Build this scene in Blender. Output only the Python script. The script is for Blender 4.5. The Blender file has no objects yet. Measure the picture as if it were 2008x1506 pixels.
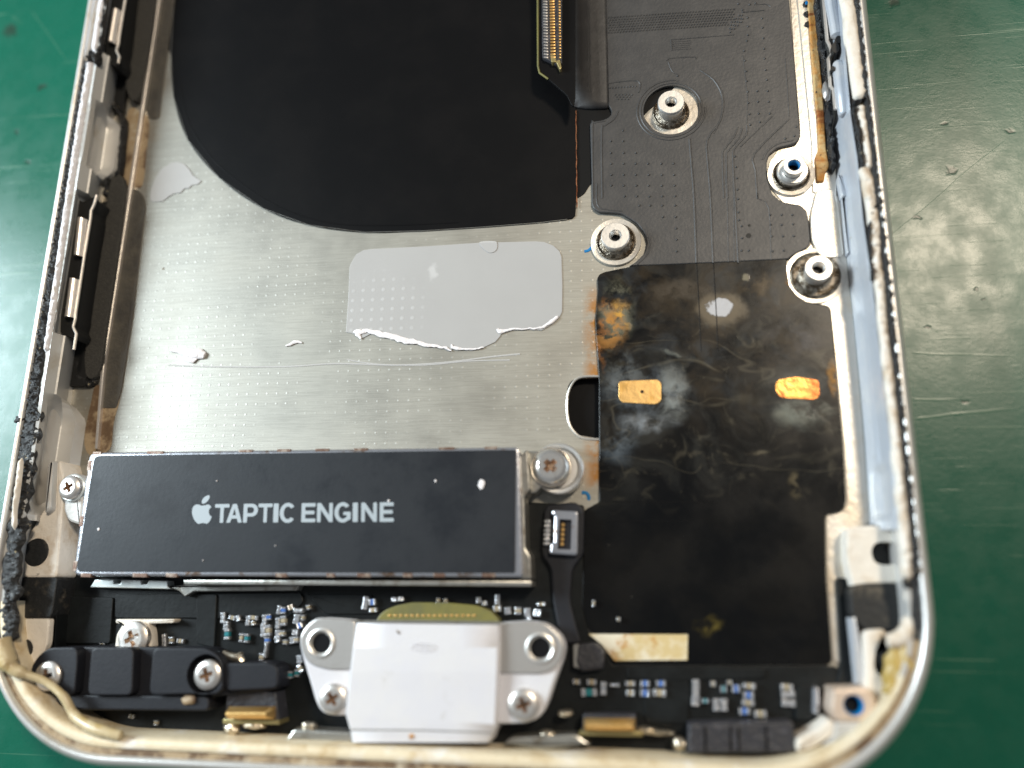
import bpy, bmesh, math, random
from mathutils import Vector, Matrix, noise
from mathutils.geometry import tessellate_polygon
random.seed(7)
SC = bpy.context.scene
COL = SC.collection
R = math.radians

# ---------------------------------------------------------------- camera (units: 1 = about 9 mm)
RX = Vector((0.98689645, -0.02732552, -0.15902425))
RY = Vector((0.01372932, -0.96776092, 0.25149615))
RZ = Vector((-0.16076972, -0.25038395, -0.95470465))
FPX, IW, IH, CH = 1612.0, 2008.0, 1506.0, 6.0
cam_d = bpy.data.cameras.new('camera')
cam = bpy.data.objects.new('camera', cam_d); COL.objects.link(cam)
cam_d.sensor_fit = 'HORIZONTAL'; cam_d.sensor_width = 36
cam_d.lens = 36 * FPX / IW
cam_d.clip_start = .05; cam_d.clip_end = 500
cam.matrix_world = Matrix(((RX.x, -RX.y, -RX.z, 0), (RY.x, -RY.y, -RY.z, 0), (RZ.x, -RZ.y, -RZ.z, CH), (0, 0, 0, 1)))
SC.camera = cam
cam_d.dof.use_dof = True
cam_d.dof.focus_distance = 7.0
cam_d.dof.aperture_fstop = cam_d.lens * 1e-3 / (2 * .115)
cam_d.dof.aperture_blades = 0

# ---------------------------------------------------------------- world and lamps
w = bpy.data.worlds.new('World'); SC.world = w; w.use_nodes = True
wb = w.node_tree.nodes['Background']; wb.inputs[0].default_value = (.90, .95, 1.0, 1); wb.inputs[1].default_value = .20
def area(name, loc, target, size, power, col, sy=None):
    d = bpy.data.lights.new(name, 'AREA'); d.size = size; d.energy = power; d.color = col
    if sy: d.shape = 'RECTANGLE'; d.size_y = sy
    o = bpy.data.objects.new(name, d); COL.objects.link(o)
    o.location = loc; o.rotation_euler = (Vector(target) - Vector(loc)).to_track_quat('-Z', 'Y').to_euler()
    return o
area('ceiling_lamp', (24, 27, 58), (-1, 2, 0), 9, 30000, (1, .86, .67))
area('desk_lamp', (-19, 5.5, 9.8), (-4, 2, 0), 7, 7000, (.80, .93, 1))
SC.view_settings.view_transform = 'Standard'; SC.view_settings.look = 'None'
SC.view_settings.exposure = 0; SC.view_settings.gamma = 1

# ---------------------------------------------------------------- helpers
def P(x, y, z):
    """point of the photograph -> place on the horizontal plane at height z"""
    d = Vector((x - IW / 2, y - IH / 2, FPX))
    v = Vector((RX.dot(d), RY.dot(d), RZ.dot(d)))
    t = (z - CH) / v.z
    return Vector((v.x * t, v.y * t, z))
def PL(pts, z):
    out = []
    for p in pts:
        q = P(p[0], p[1], z); out.append((q.x, q.y) + tuple(p[2:]))
    return out
def area2(l): return sum(l[i][0] * l[(i + 1) % len(l)][1] - l[(i + 1) % len(l)][0] * l[i][1] for i in range(len(l))) / 2
def ccw(l): return list(l) if area2(l) > 0 else list(reversed(l))
def rnd(l, r=.05, n=5):
    """round the corners of a closed outline; a third value on a point is its own radius"""
    out = []; N = len(l)
    for i, p in enumerate(l):
        rr = p[2] if len(p) > 2 else r
        a = Vector(l[i - 1][:2]); b = Vector(p[:2]); c = Vector(l[(i + 1) % N][:2])
        u = a - b; v = c - b
        if rr <= 0 or u.length < 1e-6 or v.length < 1e-6: out.append((b.x, b.y)); continue
        k = min(rr, u.length * .45, v.length * .45)
        s, e = b + u.normalized() * k, b + v.normalized() * k
        for j in range(n + 1):
            t = j / n
            q = s * (1 - t) ** 2 + b * 2 * t * (1 - t) + e * t * t
            out.append((q.x, q.y))
    return out
def cat(pts, n=6, closed=True):
    out = []; N = len(pts); V = [Vector(p) for p in pts]
    for i in range(N if closed else N - 1):
        if closed: a, b, c, d = V[i - 1], V[i], V[(i + 1) % N], V[(i + 2) % N]
        else: a, b, c, d = V[max(i - 1, 0)], V[i], V[i + 1], V[min(i + 2, N - 1)]
        for j in range(n):
            t = j / n
            q = .5 * ((2 * b) + (c - a) * t + (2 * a - 5 * b + 4 * c - d) * t * t + (3 * b - a - 3 * c + d) * t ** 3)
            out.append(tuple(q))
    if not closed: out.append(tuple(V[-1]))
    return out
def circ(cx, cy, r, n=32, ry=None):
    return [(cx + r * math.cos(2 * math.pi * i / n), cy + (ry or r) * math.sin(2 * math.pi * i / n)) for i in range(n)]
def inset(l, d):
    out = []; N = len(l)
    for i in range(N):
        a, b, c = Vector(l[i - 1]), Vector(l[i]), Vector(l[(i + 1) % N])
        u, v = (b - a), (c - b)
        if u.length < 1e-9: u = v
        if v.length < 1e-9: v = u
        u.normalize(); v.normalize()
        n1, n2 = Vector((-u.y, u.x)), Vector((-v.y, v.x))
        m = n1 + n2
        if m.length < 1e-4: m = n1
        m.normalize(); k = min(2.0, 1 / max(.3, m.dot(n1)))
        q = b + m * d * k
        out.append((q.x, q.y))
    return out
ROOTLOC = {}
def root(name, label, cat_, loc, group=None):
    o = bpy.data.objects.new(name, None); COL.objects.link(o)
    o.location = loc; o.empty_display_size = .1
    o['label'] = label; o['category'] = cat_
    if group: o['group'] = group
    ROOTLOC[o] = Vector(loc)
    return o
def mk(name, verts, faces, mat, parent=None, smooth=True, angle=40, label=None, kind=None, mids=None):
    me = bpy.data.meshes.new(name)
    me.from_pydata([tuple(v) for v in verts], [], faces)
    for m in (mat if isinstance(mat, (list, tuple)) else [mat]): me.materials.append(m)
    if mids: me.polygons.foreach_set('material_index', mids)
    bm = bmesh.new(); bm.from_mesh(me); bmesh.ops.recalc_face_normals(bm, faces=bm.faces); bm.to_mesh(me); bm.free()
    if smooth:
        me.shade_smooth(); me.set_sharp_from_angle(angle=R(angle))
        for p_ in me.polygons:
            if len(p_.vertices) > 4 or abs(p_.normal.z) > .9995: p_.use_smooth = False
    o = bpy.data.objects.new(name, me); COL.objects.link(o)
    if parent is not None:
        L = ROOTLOC[parent]; me.transform(Matrix.Translation(-L)); o.parent = parent
        ROOTLOC[o] = L
    else:
        n = len(me.vertices); c = Vector((sum(v.co.x for v in me.vertices) / n, sum(v.co.y for v in me.vertices) / n, min(v.co.z for v in me.vertices)))
        me.transform(Matrix.Translation(-c)); o.location = c; ROOTLOC[o] = c
    if label: o['label'] = label
    if kind: o['kind'] = kind
    return o
def tag(o, label, cat_, group=None):
    o['label'] = label; o['category'] = cat_
    if group: o['group'] = group
    return o
def prism_geo(xy, z0, z1, bev=.008, holes=(), hz=None):
    l = ccw([p[:2] for p in xy]); V = []; F = []; N = len(l)
    rings = [[(x, y, z0) for x, y in l]]
    if bev > 0:
        rings.append([(x, y, z1 - bev) for x, y in l])
        rings.append([(x, y, z1 - bev * .3) for x, y in inset(l, bev * .3)])
        rings.append([(x, y, z1) for x, y in inset(l, bev)])
    else:
        rings.append([(x, y, z1) for x, y in l])
    for r_ in rings: V += r_
    for k in range(len(rings) - 1):
        for i in range(N):
            j = (i + 1) % N
            F.append((k * N + i, k * N + j, (k + 1) * N + j, (k + 1) * N + i))
    top = list(range((len(rings) - 1) * N, len(rings) * N))
    if holes:
        loops = [[Vector(V[i]) for i in top]]; idx = list(top)
        for h in holes:
            h = ccw([p[:2] for p in h]); s = len(V); M = len(h)
            V += [(x, y, z1) for x, y in h] + [(x, y, z0 if hz is None else hz) for x, y in h]
            loops.append([Vector(V[s + i]) for i in range(M)]); idx += list(range(s, s + M))
            for i in range(M):
                j = (i + 1) % M
                F.append((s + i, s + j, s + M + j, s + M + i))
        for t in tessellate_polygon(loops): F.append(tuple(idx[i] for i in t))
    else:
        F.append(tuple(top)); F.append(tuple(range(N - 1, -1, -1)))
    return V, F
def prism(name, xy, z0, z1, mat, parent=None, bev=.008, holes=(), hz=None, **k):
    V, F = prism_geo(xy, z0, z1, bev, holes, hz)
    return mk(name, V, F, mat, parent, **k)
def join(geos):
    V = []; F = []
    for v, f in geos:
        s = len(V); V += list(v); F += [tuple(i + s for i in q) for q in f]
    return V, F
def lathe_geo(c, prof, n=32, cap=True):
    V = []; F = []
    for r_, z in prof:
        for i in range(n):
            a = 2 * math.pi * i / n
            V.append((c[0] + r_ * math.cos(a), c[1] + r_ * math.sin(a), z))
    for k in range(len(prof) - 1):
        for i in range(n):
            j = (i + 1) % n
            F.append((k * n + i, k * n + j, (k + 1) * n + j, (k + 1) * n + i))
    if cap: F.append(tuple(range((len(prof) - 1) * n, len(prof) * n)))
    return V, F
def lathe(name, c, prof, mat, parent=None, n=32, cap=True, **k):
    V, F = lathe_geo(c, prof, n, cap)
    return mk(name, V, F, mat, parent, **k)
def tube_geo(pts, r_, n=8, flat=1.0):
    pts = [Vector(p) for p in pts]; V = []; F = []; N = len(pts)
    for i, p in enumerate(pts):
        t = (pts[min(i + 1, N - 1)] - pts[max(i - 1, 0)]).normalized()
        s = t.cross(Vector((0, 0, 1)))
        if s.length < 1e-4: s = Vector((1, 0, 0))
        s.normalize(); u = s.cross(t)
        rr = r_[i] if isinstance(r_, (list, tuple)) else r_
        for j in range(n):
            a = 2 * math.pi * j / n
            V.append(p + s * math.cos(a) * rr + u * math.sin(a) * rr * flat)
    for i in range(N - 1):
        for j in range(n):
            k = (j + 1) % n
            F.append((i * n + j, i * n + k, (i + 1) * n + k, (i + 1) * n + j))
    F.append(tuple(range(n))); F.append(tuple(range((N - 1) * n, N * n)))
    return V, F
def tube(name, pts, r_, mat, parent=None, n=8, flat=1.0, **k):
    V, F = tube_geo(pts, r_, n, flat); return mk(name, V, F, mat, parent, **k)
def dome_geo(x, y, z, r_, h, n=8, ex=1.0, rot=0):
    V = []; F = []
    for k, (q, zz) in enumerate(((1, 0), (.75, .65), (.35, .95))):
        for i in range(n):
            a = 2 * math.pi * i / n
            dx, dy = r_ * q * math.cos(a) * ex, r_ * q * math.sin(a)
            V.append((x + dx * math.cos(rot) - dy * math.sin(rot), y + dx * math.sin(rot) + dy * math.cos(rot), z + h * zz))
    for k in range(2):
        for i in range(n):
            j = (i + 1) % n; F.append((k * n + i, k * n + j, (k + 1) * n + j, (k + 1) * n + i))
    F.append(tuple(range(2 * n, 3 * n)))
    return V, F
def loft(name, lines, mat, parent=None, **k):
    """lines: rows of 3-D points, all the same length"""
    n = len(lines[0]); V = [p for l in lines for p in l]; F = []
    for a in range(len(lines) - 1):
        for i in range(n - 1):
            F.append((a * n + i, a * n + i + 1, (a + 1) * n + i + 1, (a + 1) * n + i))
    return mk(name, V, F, mat, parent, **k)
def resample(pts, n):
    pts = [Vector(p) for p in pts]; d = [0]
    for i in range(1, len(pts)): d.append(d[-1] + (pts[i] - pts[i - 1]).length)
    out = []; k = 0
    for i in range(n):
        s = d[-1] * i / (n - 1)
        while k < len(d) - 2 and d[k + 1] < s: k += 1
        t = (s - d[k]) / max(1e-9, d[k + 1] - d[k]); out.append(pts[k].lerp(pts[k + 1], min(1, t)))
    return out
def bead(name, pts, hw, z0, h, mat, parent=None, n=160, seed=0, amp=.35, freq=9, m=8, **k):
    """lumpy run of glue along a line; hw = half width or list of (t, half width)"""
    c = resample([Vector((p[0], p[1], 0)) for p in pts], n); V = []; F = []
    for i, p in enumerate(c):
        t = (c[min(i + 1, n - 1)] - c[max(i - 1, 0)]).normalized(); s = Vector((-t.y, t.x, 0)); u = i / (n - 1)
        if isinstance(hw, (list, tuple)):
            ww = hw[-1][1]
            for a, b in zip(hw, hw[1:]):
                if a[0] <= u <= b[0]: ww = a[1] + (b[1] - a[1]) * (u - a[0]) / max(1e-6, b[0] - a[0]); break
        else: ww = hw
        e = min(1, u * n / 3 + .15, (1 - u) * n / 3 + .15)
        for j in range(m + 1):
            q = -1 + 2 * j / m
            wl = ww * (1 + amp * noise.noise(Vector((p.x * freq * .6, p.y * freq * .6, seed + (5 if q > 0 else 0))))) * e
            pos = p + s * q * wl
            zz = h * math.sqrt(max(0, 1 - q * q)) * (1 + amp * 1.3 * noise.noise(Vector((pos.x * freq * 2, pos.y * freq * 2, seed + 9))) + amp * .7 * noise.noise(Vector((pos.x * freq * 5, pos.y * freq * 5, seed))))
            V.append((pos.x, pos.y, z0 + max(0, zz) * e))
    for i in range(n - 1):
        for j in range(m):
            F.append((i * (m + 1) + j, i * (m + 1) + j + 1, (i + 1) * (m + 1) + j + 1, (i + 1) * (m + 1) + j))
    return mk(name, V, F, mat, parent, angle=70, **k)
def blob(name, c, rx, ry, rz, mat, parent=None, amp=.3, freq=6, seed=0, **k):
    bm = bmesh.new(); bmesh.ops.create_icosphere(bm, subdivisions=3, radius=1)
    for v in bm.verts:
        f = 1 + amp * noise.noise(v.co * 1.6 + Vector((seed, seed * .7, 0))) + amp * .5 * noise.noise(v.co * 4 + Vector((seed, 0, 0)))
        v.co = Vector((c[0] + v.co.x * rx * f, c[1] + v.co.y * ry * f, c[2] + v.co.z * rz * f))
    V = [tuple(v.co) for v in bm.verts]; F = [tuple(v.index for v in f.verts) for f in bm.faces]; bm.free()
    return mk(name, V, F, mat, parent, angle=80, **k)

# ---------------------------------------------------------------- materials
class NT:
    def __init__(s, name):
        s.m = bpy.data.materials.new(name); s.m.use_nodes = True; s.t = s.m.node_tree; s.N = s.t.nodes; s.L = s.t.links
        s.b = s.N['Principled BSDF']; s._p = None
    def n(s, t, **kw):
        x = s.N.new(t)
        for k, v in kw.items(): setattr(x, k, v)
        return x
    def set(s, sock, v):
        if isinstance(v, bpy.types.NodeSocket): s.L.new(v, sock)
        elif isinstance(v, (tuple, list)) and len(v) == 3 and sock.type == 'RGBA': sock.default_value = (*v, 1)
        else: sock.default_value = v
    def pos(s):
        if s._p is None: s._p = s.n('ShaderNodeNewGeometry').outputs['Position']
        return s._p
    def math(s, op, a, b=None, c=None, clamp=False):
        x = s.n('ShaderNodeMath', operation=op, use_clamp=clamp)
        for i, v in enumerate((a, b, c)):
            if v is not None: s.set(x.inputs[i], v)
        return x.outputs[0]
    def vmath(s, op, a, b=None, scale=None):
        x = s.n('ShaderNodeVectorMath', operation=op); s.set(x.inputs[0], a)
        if b is not None: s.set(x.inputs[1], b)
        if scale is not None: x.inputs['Scale'].default_value = scale
        return x.outputs['Value'] if op in ('LENGTH', 'DOT_PRODUCT') else x.outputs[0]
    def noise(s, scale, detail=4, rough=.55, vec=None, col=False, dist=0):
        x = s.n('ShaderNodeTexNoise'); s.set(x.inputs['Vector'], vec if vec is not None else s.pos())
        x.inputs['Scale'].default_value = scale; x.inputs['Detail'].default_value = detail; x.inputs['Roughness'].default_value = rough; x.inputs['Distortion'].default_value = dist
        return x.outputs['Color' if col else 'Fac']
    def ramp(s, v, a, b, lo=0., hi=1., smooth=True):
        x = s.n('ShaderNodeMapRange', interpolation_type='SMOOTHSTEP' if smooth else 'LINEAR'); s.set(x.inputs['Value'], v)
        for i, q in zip(('From Min', 'From Max', 'To Min', 'To Max'), (a, b, lo, hi)): x.inputs[i].default_value = q
        return x.outputs[0]
    def mix(s, f, a, b):
        x = s.n('ShaderNodeMix', data_type='RGBA'); s.set(x.inputs[0], f); s.set(x.inputs[6], a); s.set(x.inputs[7], b); return x.outputs[2]
    def scale(s, v, sc, rot=0):
        x = s.n('ShaderNodeMapping'); s.set(x.inputs[0], v); x.inputs['Scale'].default_value = sc; x.inputs['Rotation'].default_value = (0, 0, rot); return x.outputs[0]
    def bump(s, h, strength=.3, dist=.02, normal=None):
        x = s.n('ShaderNodeBump'); s.set(x.inputs['Height'], h); x.inputs['Strength'].default_value = strength; x.inputs['Distance'].default_value = dist
        if normal is not None: s.L.new(normal, x.inputs['Normal'])
        return x.outputs[0]
    def spot(s, vec, c, rx, ry, a=.6, b=1.1):
        """1 inside, 0 outside an ellipse round c"""
        v = s.vmath('SUBTRACT', vec, (c[0], c[1], 0)); v = s.vmath('MULTIPLY', v, (1 / rx, 1 / ry, 0))
        return s.ramp(s.vmath('LENGTH', v), a, b, 1., 0.)
    def out(s, **kw):
        for k, v in kw.items(): s.set(s.b.inputs[k.replace('_', ' ')], v)
        return s.m
def mat(name, base, rough=.5, metal=0., var=None, bump=None, spec=.5, rvar=None, coat=0.):
    """var = (noise scale, other colour, from, to); bump = (noise scale, strength)"""
    t = NT(name); kw = {}
    c = base
    for v in (var if isinstance(var, list) else ([var] if var else [])):
        c = t.mix(t.ramp(t.noise(v[0], 5, .65), v[2], v[3]), c, v[1])
    kw['Base Color'] = c
    kw['Roughness'] = t.ramp(t.noise(rvar[0], 4), .3, .7, rvar[1], rvar[2]) if rvar else rough
    if bump: t.set(t.b.inputs['Normal'], t.bump(t.noise(bump[0], 4), bump[1], .02))
    t.set(t.b.inputs['Base Color'], kw['Base Color']); t.set(t.b.inputs['Roughness'], kw['Roughness'])
    t.set(t.b.inputs['Metallic'], metal); t.set(t.b.inputs['Specular IOR Level'], spec); t.set(t.b.inputs['Coat Weight'], coat)
    return t.m

def mat_bench():
    t = NT('green_mat'); p = t.pos()
    n1 = t.noise(.9, 4); n2 = t.noise(14, 5, .7)
    c = t.mix(n1, (.003, .080, .047), (.0045, .098, .060))
    c = t.mix(t.ramp(n2, .45, .75, 0, .35), c, (.006, .108, .070))
    scr = None
    for i, (rot, sx, sy, lo) in enumerate(((.5, .55, 26, .655), (-.35, .4, 30, .66), (1.25, .5, 24, .668), (-1.0, .45, 34, .665), (.1, .9, 40, .66))):
        q = t.noise(1, 2, .5, vec=t.scale(t.vmath('ADD', p, (i * 7.3, i * 3.1, 0)), (sx, sy, 1), rot))
        m = t.ramp(q, lo + .02, lo + .045); g = t.ramp(t.noise(.7, 2, vec=t.vmath('ADD', p, (i * 5.1, 9, 0))), .5, .63)
        m = t.math('MULTIPLY', m, g)
        scr = m if scr is None else t.math('MAXIMUM', scr, m)
    # long single cuts
    for (ax, ay, bx, by, wd) in ((1790, 690, 2008, 700, .006), (1790, 820, 2008, 798, .009), (1785, 782, 1900, 783, .007), (30, 45, 52, 47, .01), (1700, 500, 1990, 260, .004), (60, 20, 140, 130, .004), (20, 30, 50, 48, .01)):
        a, b = P(ax, ay, -.62), P(bx, by, -.62); d = (b - a); L = d.length; d.normalize()
        v = t.vmath('SUBTRACT', t.vmath('ADD', p, t.vmath('SCALE', t.noise(1.2, 2, col=True), None, .06)), (a.x + .03, a.y + .03, 0))
        al = t.vmath('DOT_PRODUCT', v, (d.x, d.y, 0)); ac = t.math('ABSOLUTE', t.vmath('DOT_PRODUCT', v, (-d.y, d.x, 0)))
        m = t.math('MULTIPLY', t.ramp(ac, wd * .4, wd * 1.6, 1, 0), t.math('MULTIPLY', t.ramp(al, 0, .05), t.ramp(al, L - .3, L, 1, 0)))
        scr = t.math('MAXIMUM', scr, t.math('MULTIPLY', m, .8))
    c = t.mix(t.math('MULTIPLY', scr, .30), c, (.16, .27, .19))
    dent = None; wv = t.vmath('ADD', p, t.vmath('SCALE', t.noise(9, 3, col=True), None, .14)); wv = t.vmath('SUBTRACT', wv, (.07, .07, 0))
    for (x, y, r_) in ((1864, 334, .05), (1980, 258, .035), (80, 172, .05), (30, 262, .03), (55, 318, .035), (1750, 5, .05), (1814, 640, .025), (1895, 790, .022), (1850, 245, .03), (1915, 565, .02), (20, 60, .1), (1800, 428, .03), (1930, 590, .02)):
        q = P(x, y, -.62); m = t.spot(wv, q, r_ * 1.3, r_, .3, 1.)
        dent = m if dent is None else t.math('MAXIMUM', dent, m)
    c = t.mix(t.math('MULTIPLY', dent, .75), c, (.018, .03, .02))
    speck = t.ramp(t.noise(26, 2), .74, .78); c = t.mix(t.math('MULTIPLY', speck, .4), c, (.06, .08, .05))
    fine = t.noise(1, 3, .6, vec=t.scale(p, (16, 34, 1), .3))
    h = t.math('ADD', t.math('MULTIPLY', t.noise(30, 5, .7), .5), t.math('MULTIPLY', fine, .22)); h = t.math('SUBTRACT', h, t.math('MULTIPLY', dent, 1.2)); h = t.math('ADD', h, t.math('MULTIPLY', scr, .5))
    return t.out(Base_Color=c, Roughness=t.ramp(t.noise(6, 4), .3, .7, .25, .33), Normal=t.bump(h, .09, .02), Specular_IOR_Level=.31)

def mat_plate():
    t = NT('brushed_steel'); p = t.pos()
    br = t.noise(1, 3, .6, vec=t.scale(p, (5, 130, 1))); br2 = t.noise(1, 2, .5, vec=t.scale(p, (1.6, 55, 1)))
    c = t.mix(t.noise(1.1, 3), (.345, .330, .292), (.41, .395, .35))
    c = t.mix(t.ramp(br, .35, .7, 0, .35), c, (.22, .21, .185))
    # tan water marks along the left wall and round the film
    st = t.math('MULTIPLY', t.ramp(t.noise(2.4, 5, .6), .5, .68), t.ramp(t.vmath('DOT_PRODUCT', p, (1, 0, 0)), -4.75, -4.45, 1, 0))
    c = t.mix(t.math('MULTIPLY', st, .45), c, (.33, .26, .17))
    fx = P(1168, 700, -.45).x
    ed = t.math('MULTIPLY', t.ramp(t.math('ABSOLUTE', t.math('SUBTRACT', t.vmath('DOT_PRODUCT', p, (1, 0, 0)), fx)), .0, .14, 1, 0), t.ramp(t.noise(3.5, 5, .7), .42, .62))
    ed = t.math('MULTIPLY', ed, t.math('MULTIPLY', t.ramp(t.vmath('DOT_PRODUCT', p, (0, 1, 0)), .75, .9), t.ramp(t.vmath('DOT_PRODUCT', p, (0, 1, 0)), 2.3, 2.6, 1, 0)))
    c = t.mix(ed, c, (.36, .17, .045))
    spk = t.ramp(t.noise(20, 2), .76, .8); c = t.mix(t.math('MULTIPLY', spk, .5), c, (.30, .24, .17))
    # grid of spot-weld dimples
    pit = .0905
    q = t.vmath('SCALE', p, None, 1 / pit); fr = t.n('ShaderNodeVectorMath', operation='FRACTION'); t.set(fr.inputs[0], q)
    dv = t.vmath('MULTIPLY', t.vmath('SUBTRACT', fr.outputs[0], (.5, .5, 0)), (1, 1, 0)); dl = t.vmath('LENGTH', dv)
    dm = t.math('MULTIPLY', t.ramp(dl, .04, .14, 1, 0), t.ramp(t.noise(1.3, 3), .36, .56))
    c = t.mix(t.math('MULTIPLY', dm, .38), c, (.60, .59, .56))
    scr = t.math('MULTIPLY', t.ramp(t.noise(1, 2, .5, vec=t.scale(p, (.8, 22, 1), .9)), .69, .70), .5)
    h = t.math('ADD', t.math('MULTIPLY', br, .25), t.math('MULTIPLY', dm, .35)); h = t.math('ADD', h, t.math('MULTIPLY', br2, .2))
    return t.out(Base_Color=c, Metallic=.75, Roughness=t.ramp(t.noise(2.2, 4), .3, .7, .44, .56), Normal=t.bump(h, .3, .008))

def mat_film():
    t = NT('stained_film'); p = t.pos()
    wv = t.vmath('ADD', p, t.vmath('SCALE', t.vmath('SUBTRACT', t.noise(1.3, 3, .5, col=True), (.5, .5, .5)), None, .9))
    w2 = t.vmath('ADD', p, t.vmath('SCALE', t.vmath('SUBTRACT', t.noise(4.5, 5, .6, col=True), (.5, .5, .5)), None, .22))
    yv = t.vmath('DOT_PRODUCT', p, (0, 1, 0))
    c = t.mix(t.ramp(t.noise(1.8, 5, .6, vec=wv), .35, .7), (.0016, .0020, .0026), (.0050, .0046, .0042))
    up = t.ramp(yv, 1.0, 1.9)
    c = t.mix(t.math('MULTIPLY', t.ramp(t.noise(2.6, 6, .65, vec=wv), .42, .66), t.math('MULTIPLY', up, .8)), c, (.034, .024, .014))
    c = t.mix(t.math('MULTIPLY', t.ramp(t.noise(3.4, 5, .6, vec=t.vmath('ADD', wv, (4, 7, 0))), .5, .68), t.math('MULTIPLY', up, .6)), c, (.028, .031, .034))
    def fil(sc, off, width, vec):
        q = t.noise(sc, 2, .45, vec=t.vmath('ADD', vec, off)); return t.ramp(t.math('ABSOLUTE', t.math('SUBTRACT', q, .5)), 0, width, 1, 0)
    mid = t.math('MULTIPLY', t.ramp(yv, .55, 1.0), t.ramp(yv, 2.0, 2.6, 1, .15))
    wa = t.vmath('ADD', t.scale(p, (.55, 1.5, 1)), t.vmath('SCALE', t.vmath('SUBTRACT', t.noise(.9, 2, .4, col=True), (.5, .5, .5)), None, .9))
    f1 = t.math('MULTIPLY', fil(1.3, (0, 0, 3), .016, wa), t.ramp(t.noise(1.6, 3, vec=t.vmath('ADD', p, (3, 1, 0))), .45, .65))
    f3 = t.math('MULTIPLY', fil(1.7, (3, 8, 1), .012, wa), t.ramp(t.noise(1.9, 3, vec=t.vmath('ADD', p, (6, 2, 0))), .42, .6))
    f2 = t.math('MULTIPLY', fil(1.4, (7, 2, 0), .012, wv), t.ramp(t.noise(2.1, 3, vec=t.vmath('ADD', p, (9, 5, 0))), .5, .7))
    fm = t.math('MULTIPLY', t.math('MAXIMUM', t.math('MAXIMUM', f1, f2), t.math('MULTIPLY', f3, .7)), mid)
    c = t.mix(t.math('MULTIPLY', fm, .38), c, (.13, .11, .075))
    sw = t.noise(1.5, 7, .62, vec=t.vmath('ADD', wv, (11, 3, 0)), dist=1.6); c = t.mix(t.math('MULTIPLY', t.math('MULTIPLY', t.ramp(sw, .47, .66), t.ramp(yv, .5, 1.2)), .30), c, (.050, .049, .043))
    sw2 = t.noise(3.1, 6, .6, vec=t.vmath('ADD', wv, (1, 13, 0)), dist=2.2); c = t.mix(t.math('MULTIPLY', t.math('MULTIPLY', t.ramp(sw2, .56, .74), mid), .35), c, (.11, .095, .066))
    # placed water stains
    def st(px, py, rx, ry, col, amt, a=.3, b=1.1, tex=None, vec=None):
        nonlocal c
        q = P(px, py, -.42); m = t.spot(vec or w2, q, rx, ry, a, b)
        if tex: m = t.math('MULTIPLY', m, t.ramp(t.noise(tex[0], 6, .65, vec=w2), tex[1], tex[2]))
        c = t.mix(t.math('MULTIPLY', m, amt), c, col)
    st(1265, 770, .36, .24, (.13, .155, .18), .7, .35, 1.1, (3.2, .40, .62))
    st(1225, 745, .2, .3, (.15, .165, .17), .5, .2, 1.1, (5, .4, .62))
    st(1318, 770, .15, .30, (.25, .265, .255), .8, .1, 1.05, (3.4, .34, .58))
    st(1270, 832, .28, .10, (.24, .26, .28), .8, .1, 1.1, (3.6, .34, .58))
    st(1570, 808, .26, .13, (.20, .21, .175), .85, .1, 1.1, (4, .34, .58))
    st(1560, 755, .26, .13, (.10, .095, .085), .8, .3, 1.1, (4, .3, .55))
    st(1210, 860, .2, .22, (.14, .17, .2), .5, .2, 1.1, (3.5, .42, .65))
    st(1210, 610, .17, .32, (.22, .21, .14), .6, .3, 1.1, (4, .42, .6))
    st(1197, 640, .17, .27, (.42, .18, .03), .9, .1, 1.05, (5.2, .46, .60))
    st(1222, 618, .10, .17, (.58, .30, .05), .9, .2, 1.05, (7, .44, .6))
    st(1182, 655, .05, .36, (.34, .12, .02), .8, .2, 1.0, (7, .4, .6))
    st(1412, 608, .22, .2, (.13, .10, .065), .85, .5, 1.05)
    st(1350, 570, .34, .12, (.07, .055, .04), .8, .3, 1.1, (5, .38, .6))
    st(1480, 560, .2, .12, (.075, .05, .025), .8, .3, 1.1, (5, .38, .6))
    st(1412, 605, .082, .1, (.47, .46, .47), 1., .75, 1.0)
    st(1458, 545, .055, .045, (.22, .19, .13), .8, .5, 1.05)
    st(1557, 660, .26, .2, (.040, .040, .046), .8, .2, 1.1, (3, .4, .6))
    st(1640, 745, .06, .2, (.35, .17, .04), .8, .2, 1., (6, .42, .6))
    st(1545, 540, .05, .1, (.42, .18, .02), .8, .2, 1., (6, .4, .6))
    st(1390, 1225, .12, .08, (.20, .15, .03), .6, .2, 1., (5, .42, .6))
    st(1560, 950, .1, .14, (.14, .11, .06), .6, .2, 1., (5, .44, .6))
    st(1425, 870, .42, .035, (.17, .14, .09), .6, .2, 1.05, (3, .4, .6), wv)
    st(1400, 890, .3, .03, (.18, .15, .10), .55, .2, 1.05, (4, .4, .6))
    st(1300, 690, .42, .03, (.15, .16, .14), .5, .2, 1.05, (4, .42, .6), wv)
    sp = t.ramp(t.noise(24, 2), .77, .8); c = t.mix(t.math('MULTIPLY', sp, .5), c, (.14, .13, .11))
    bw = t.n('ShaderNodeRGBToBW'); t.set(bw.inputs[0], c); lum = bw.outputs[0]
    h = t.math('ADD', t.math('MULTIPLY', t.noise(8, 4), .12), t.math('MULTIPLY', t.ramp(lum, .01, .3), t.math('ADD', .6, t.math('MULTIPLY', t.noise(30, 4, .7), .8))))
    rg = t.math('ADD', t.ramp(t.noise(3, 4), .3, .7, .20, .30), t.ramp(lum, .015, .2, 0, .35))
    return t.out(Base_Color=c, Roughness=rg, Normal=t.bump(h, .35, .012), Specular_IOR_Level=.26)

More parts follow.
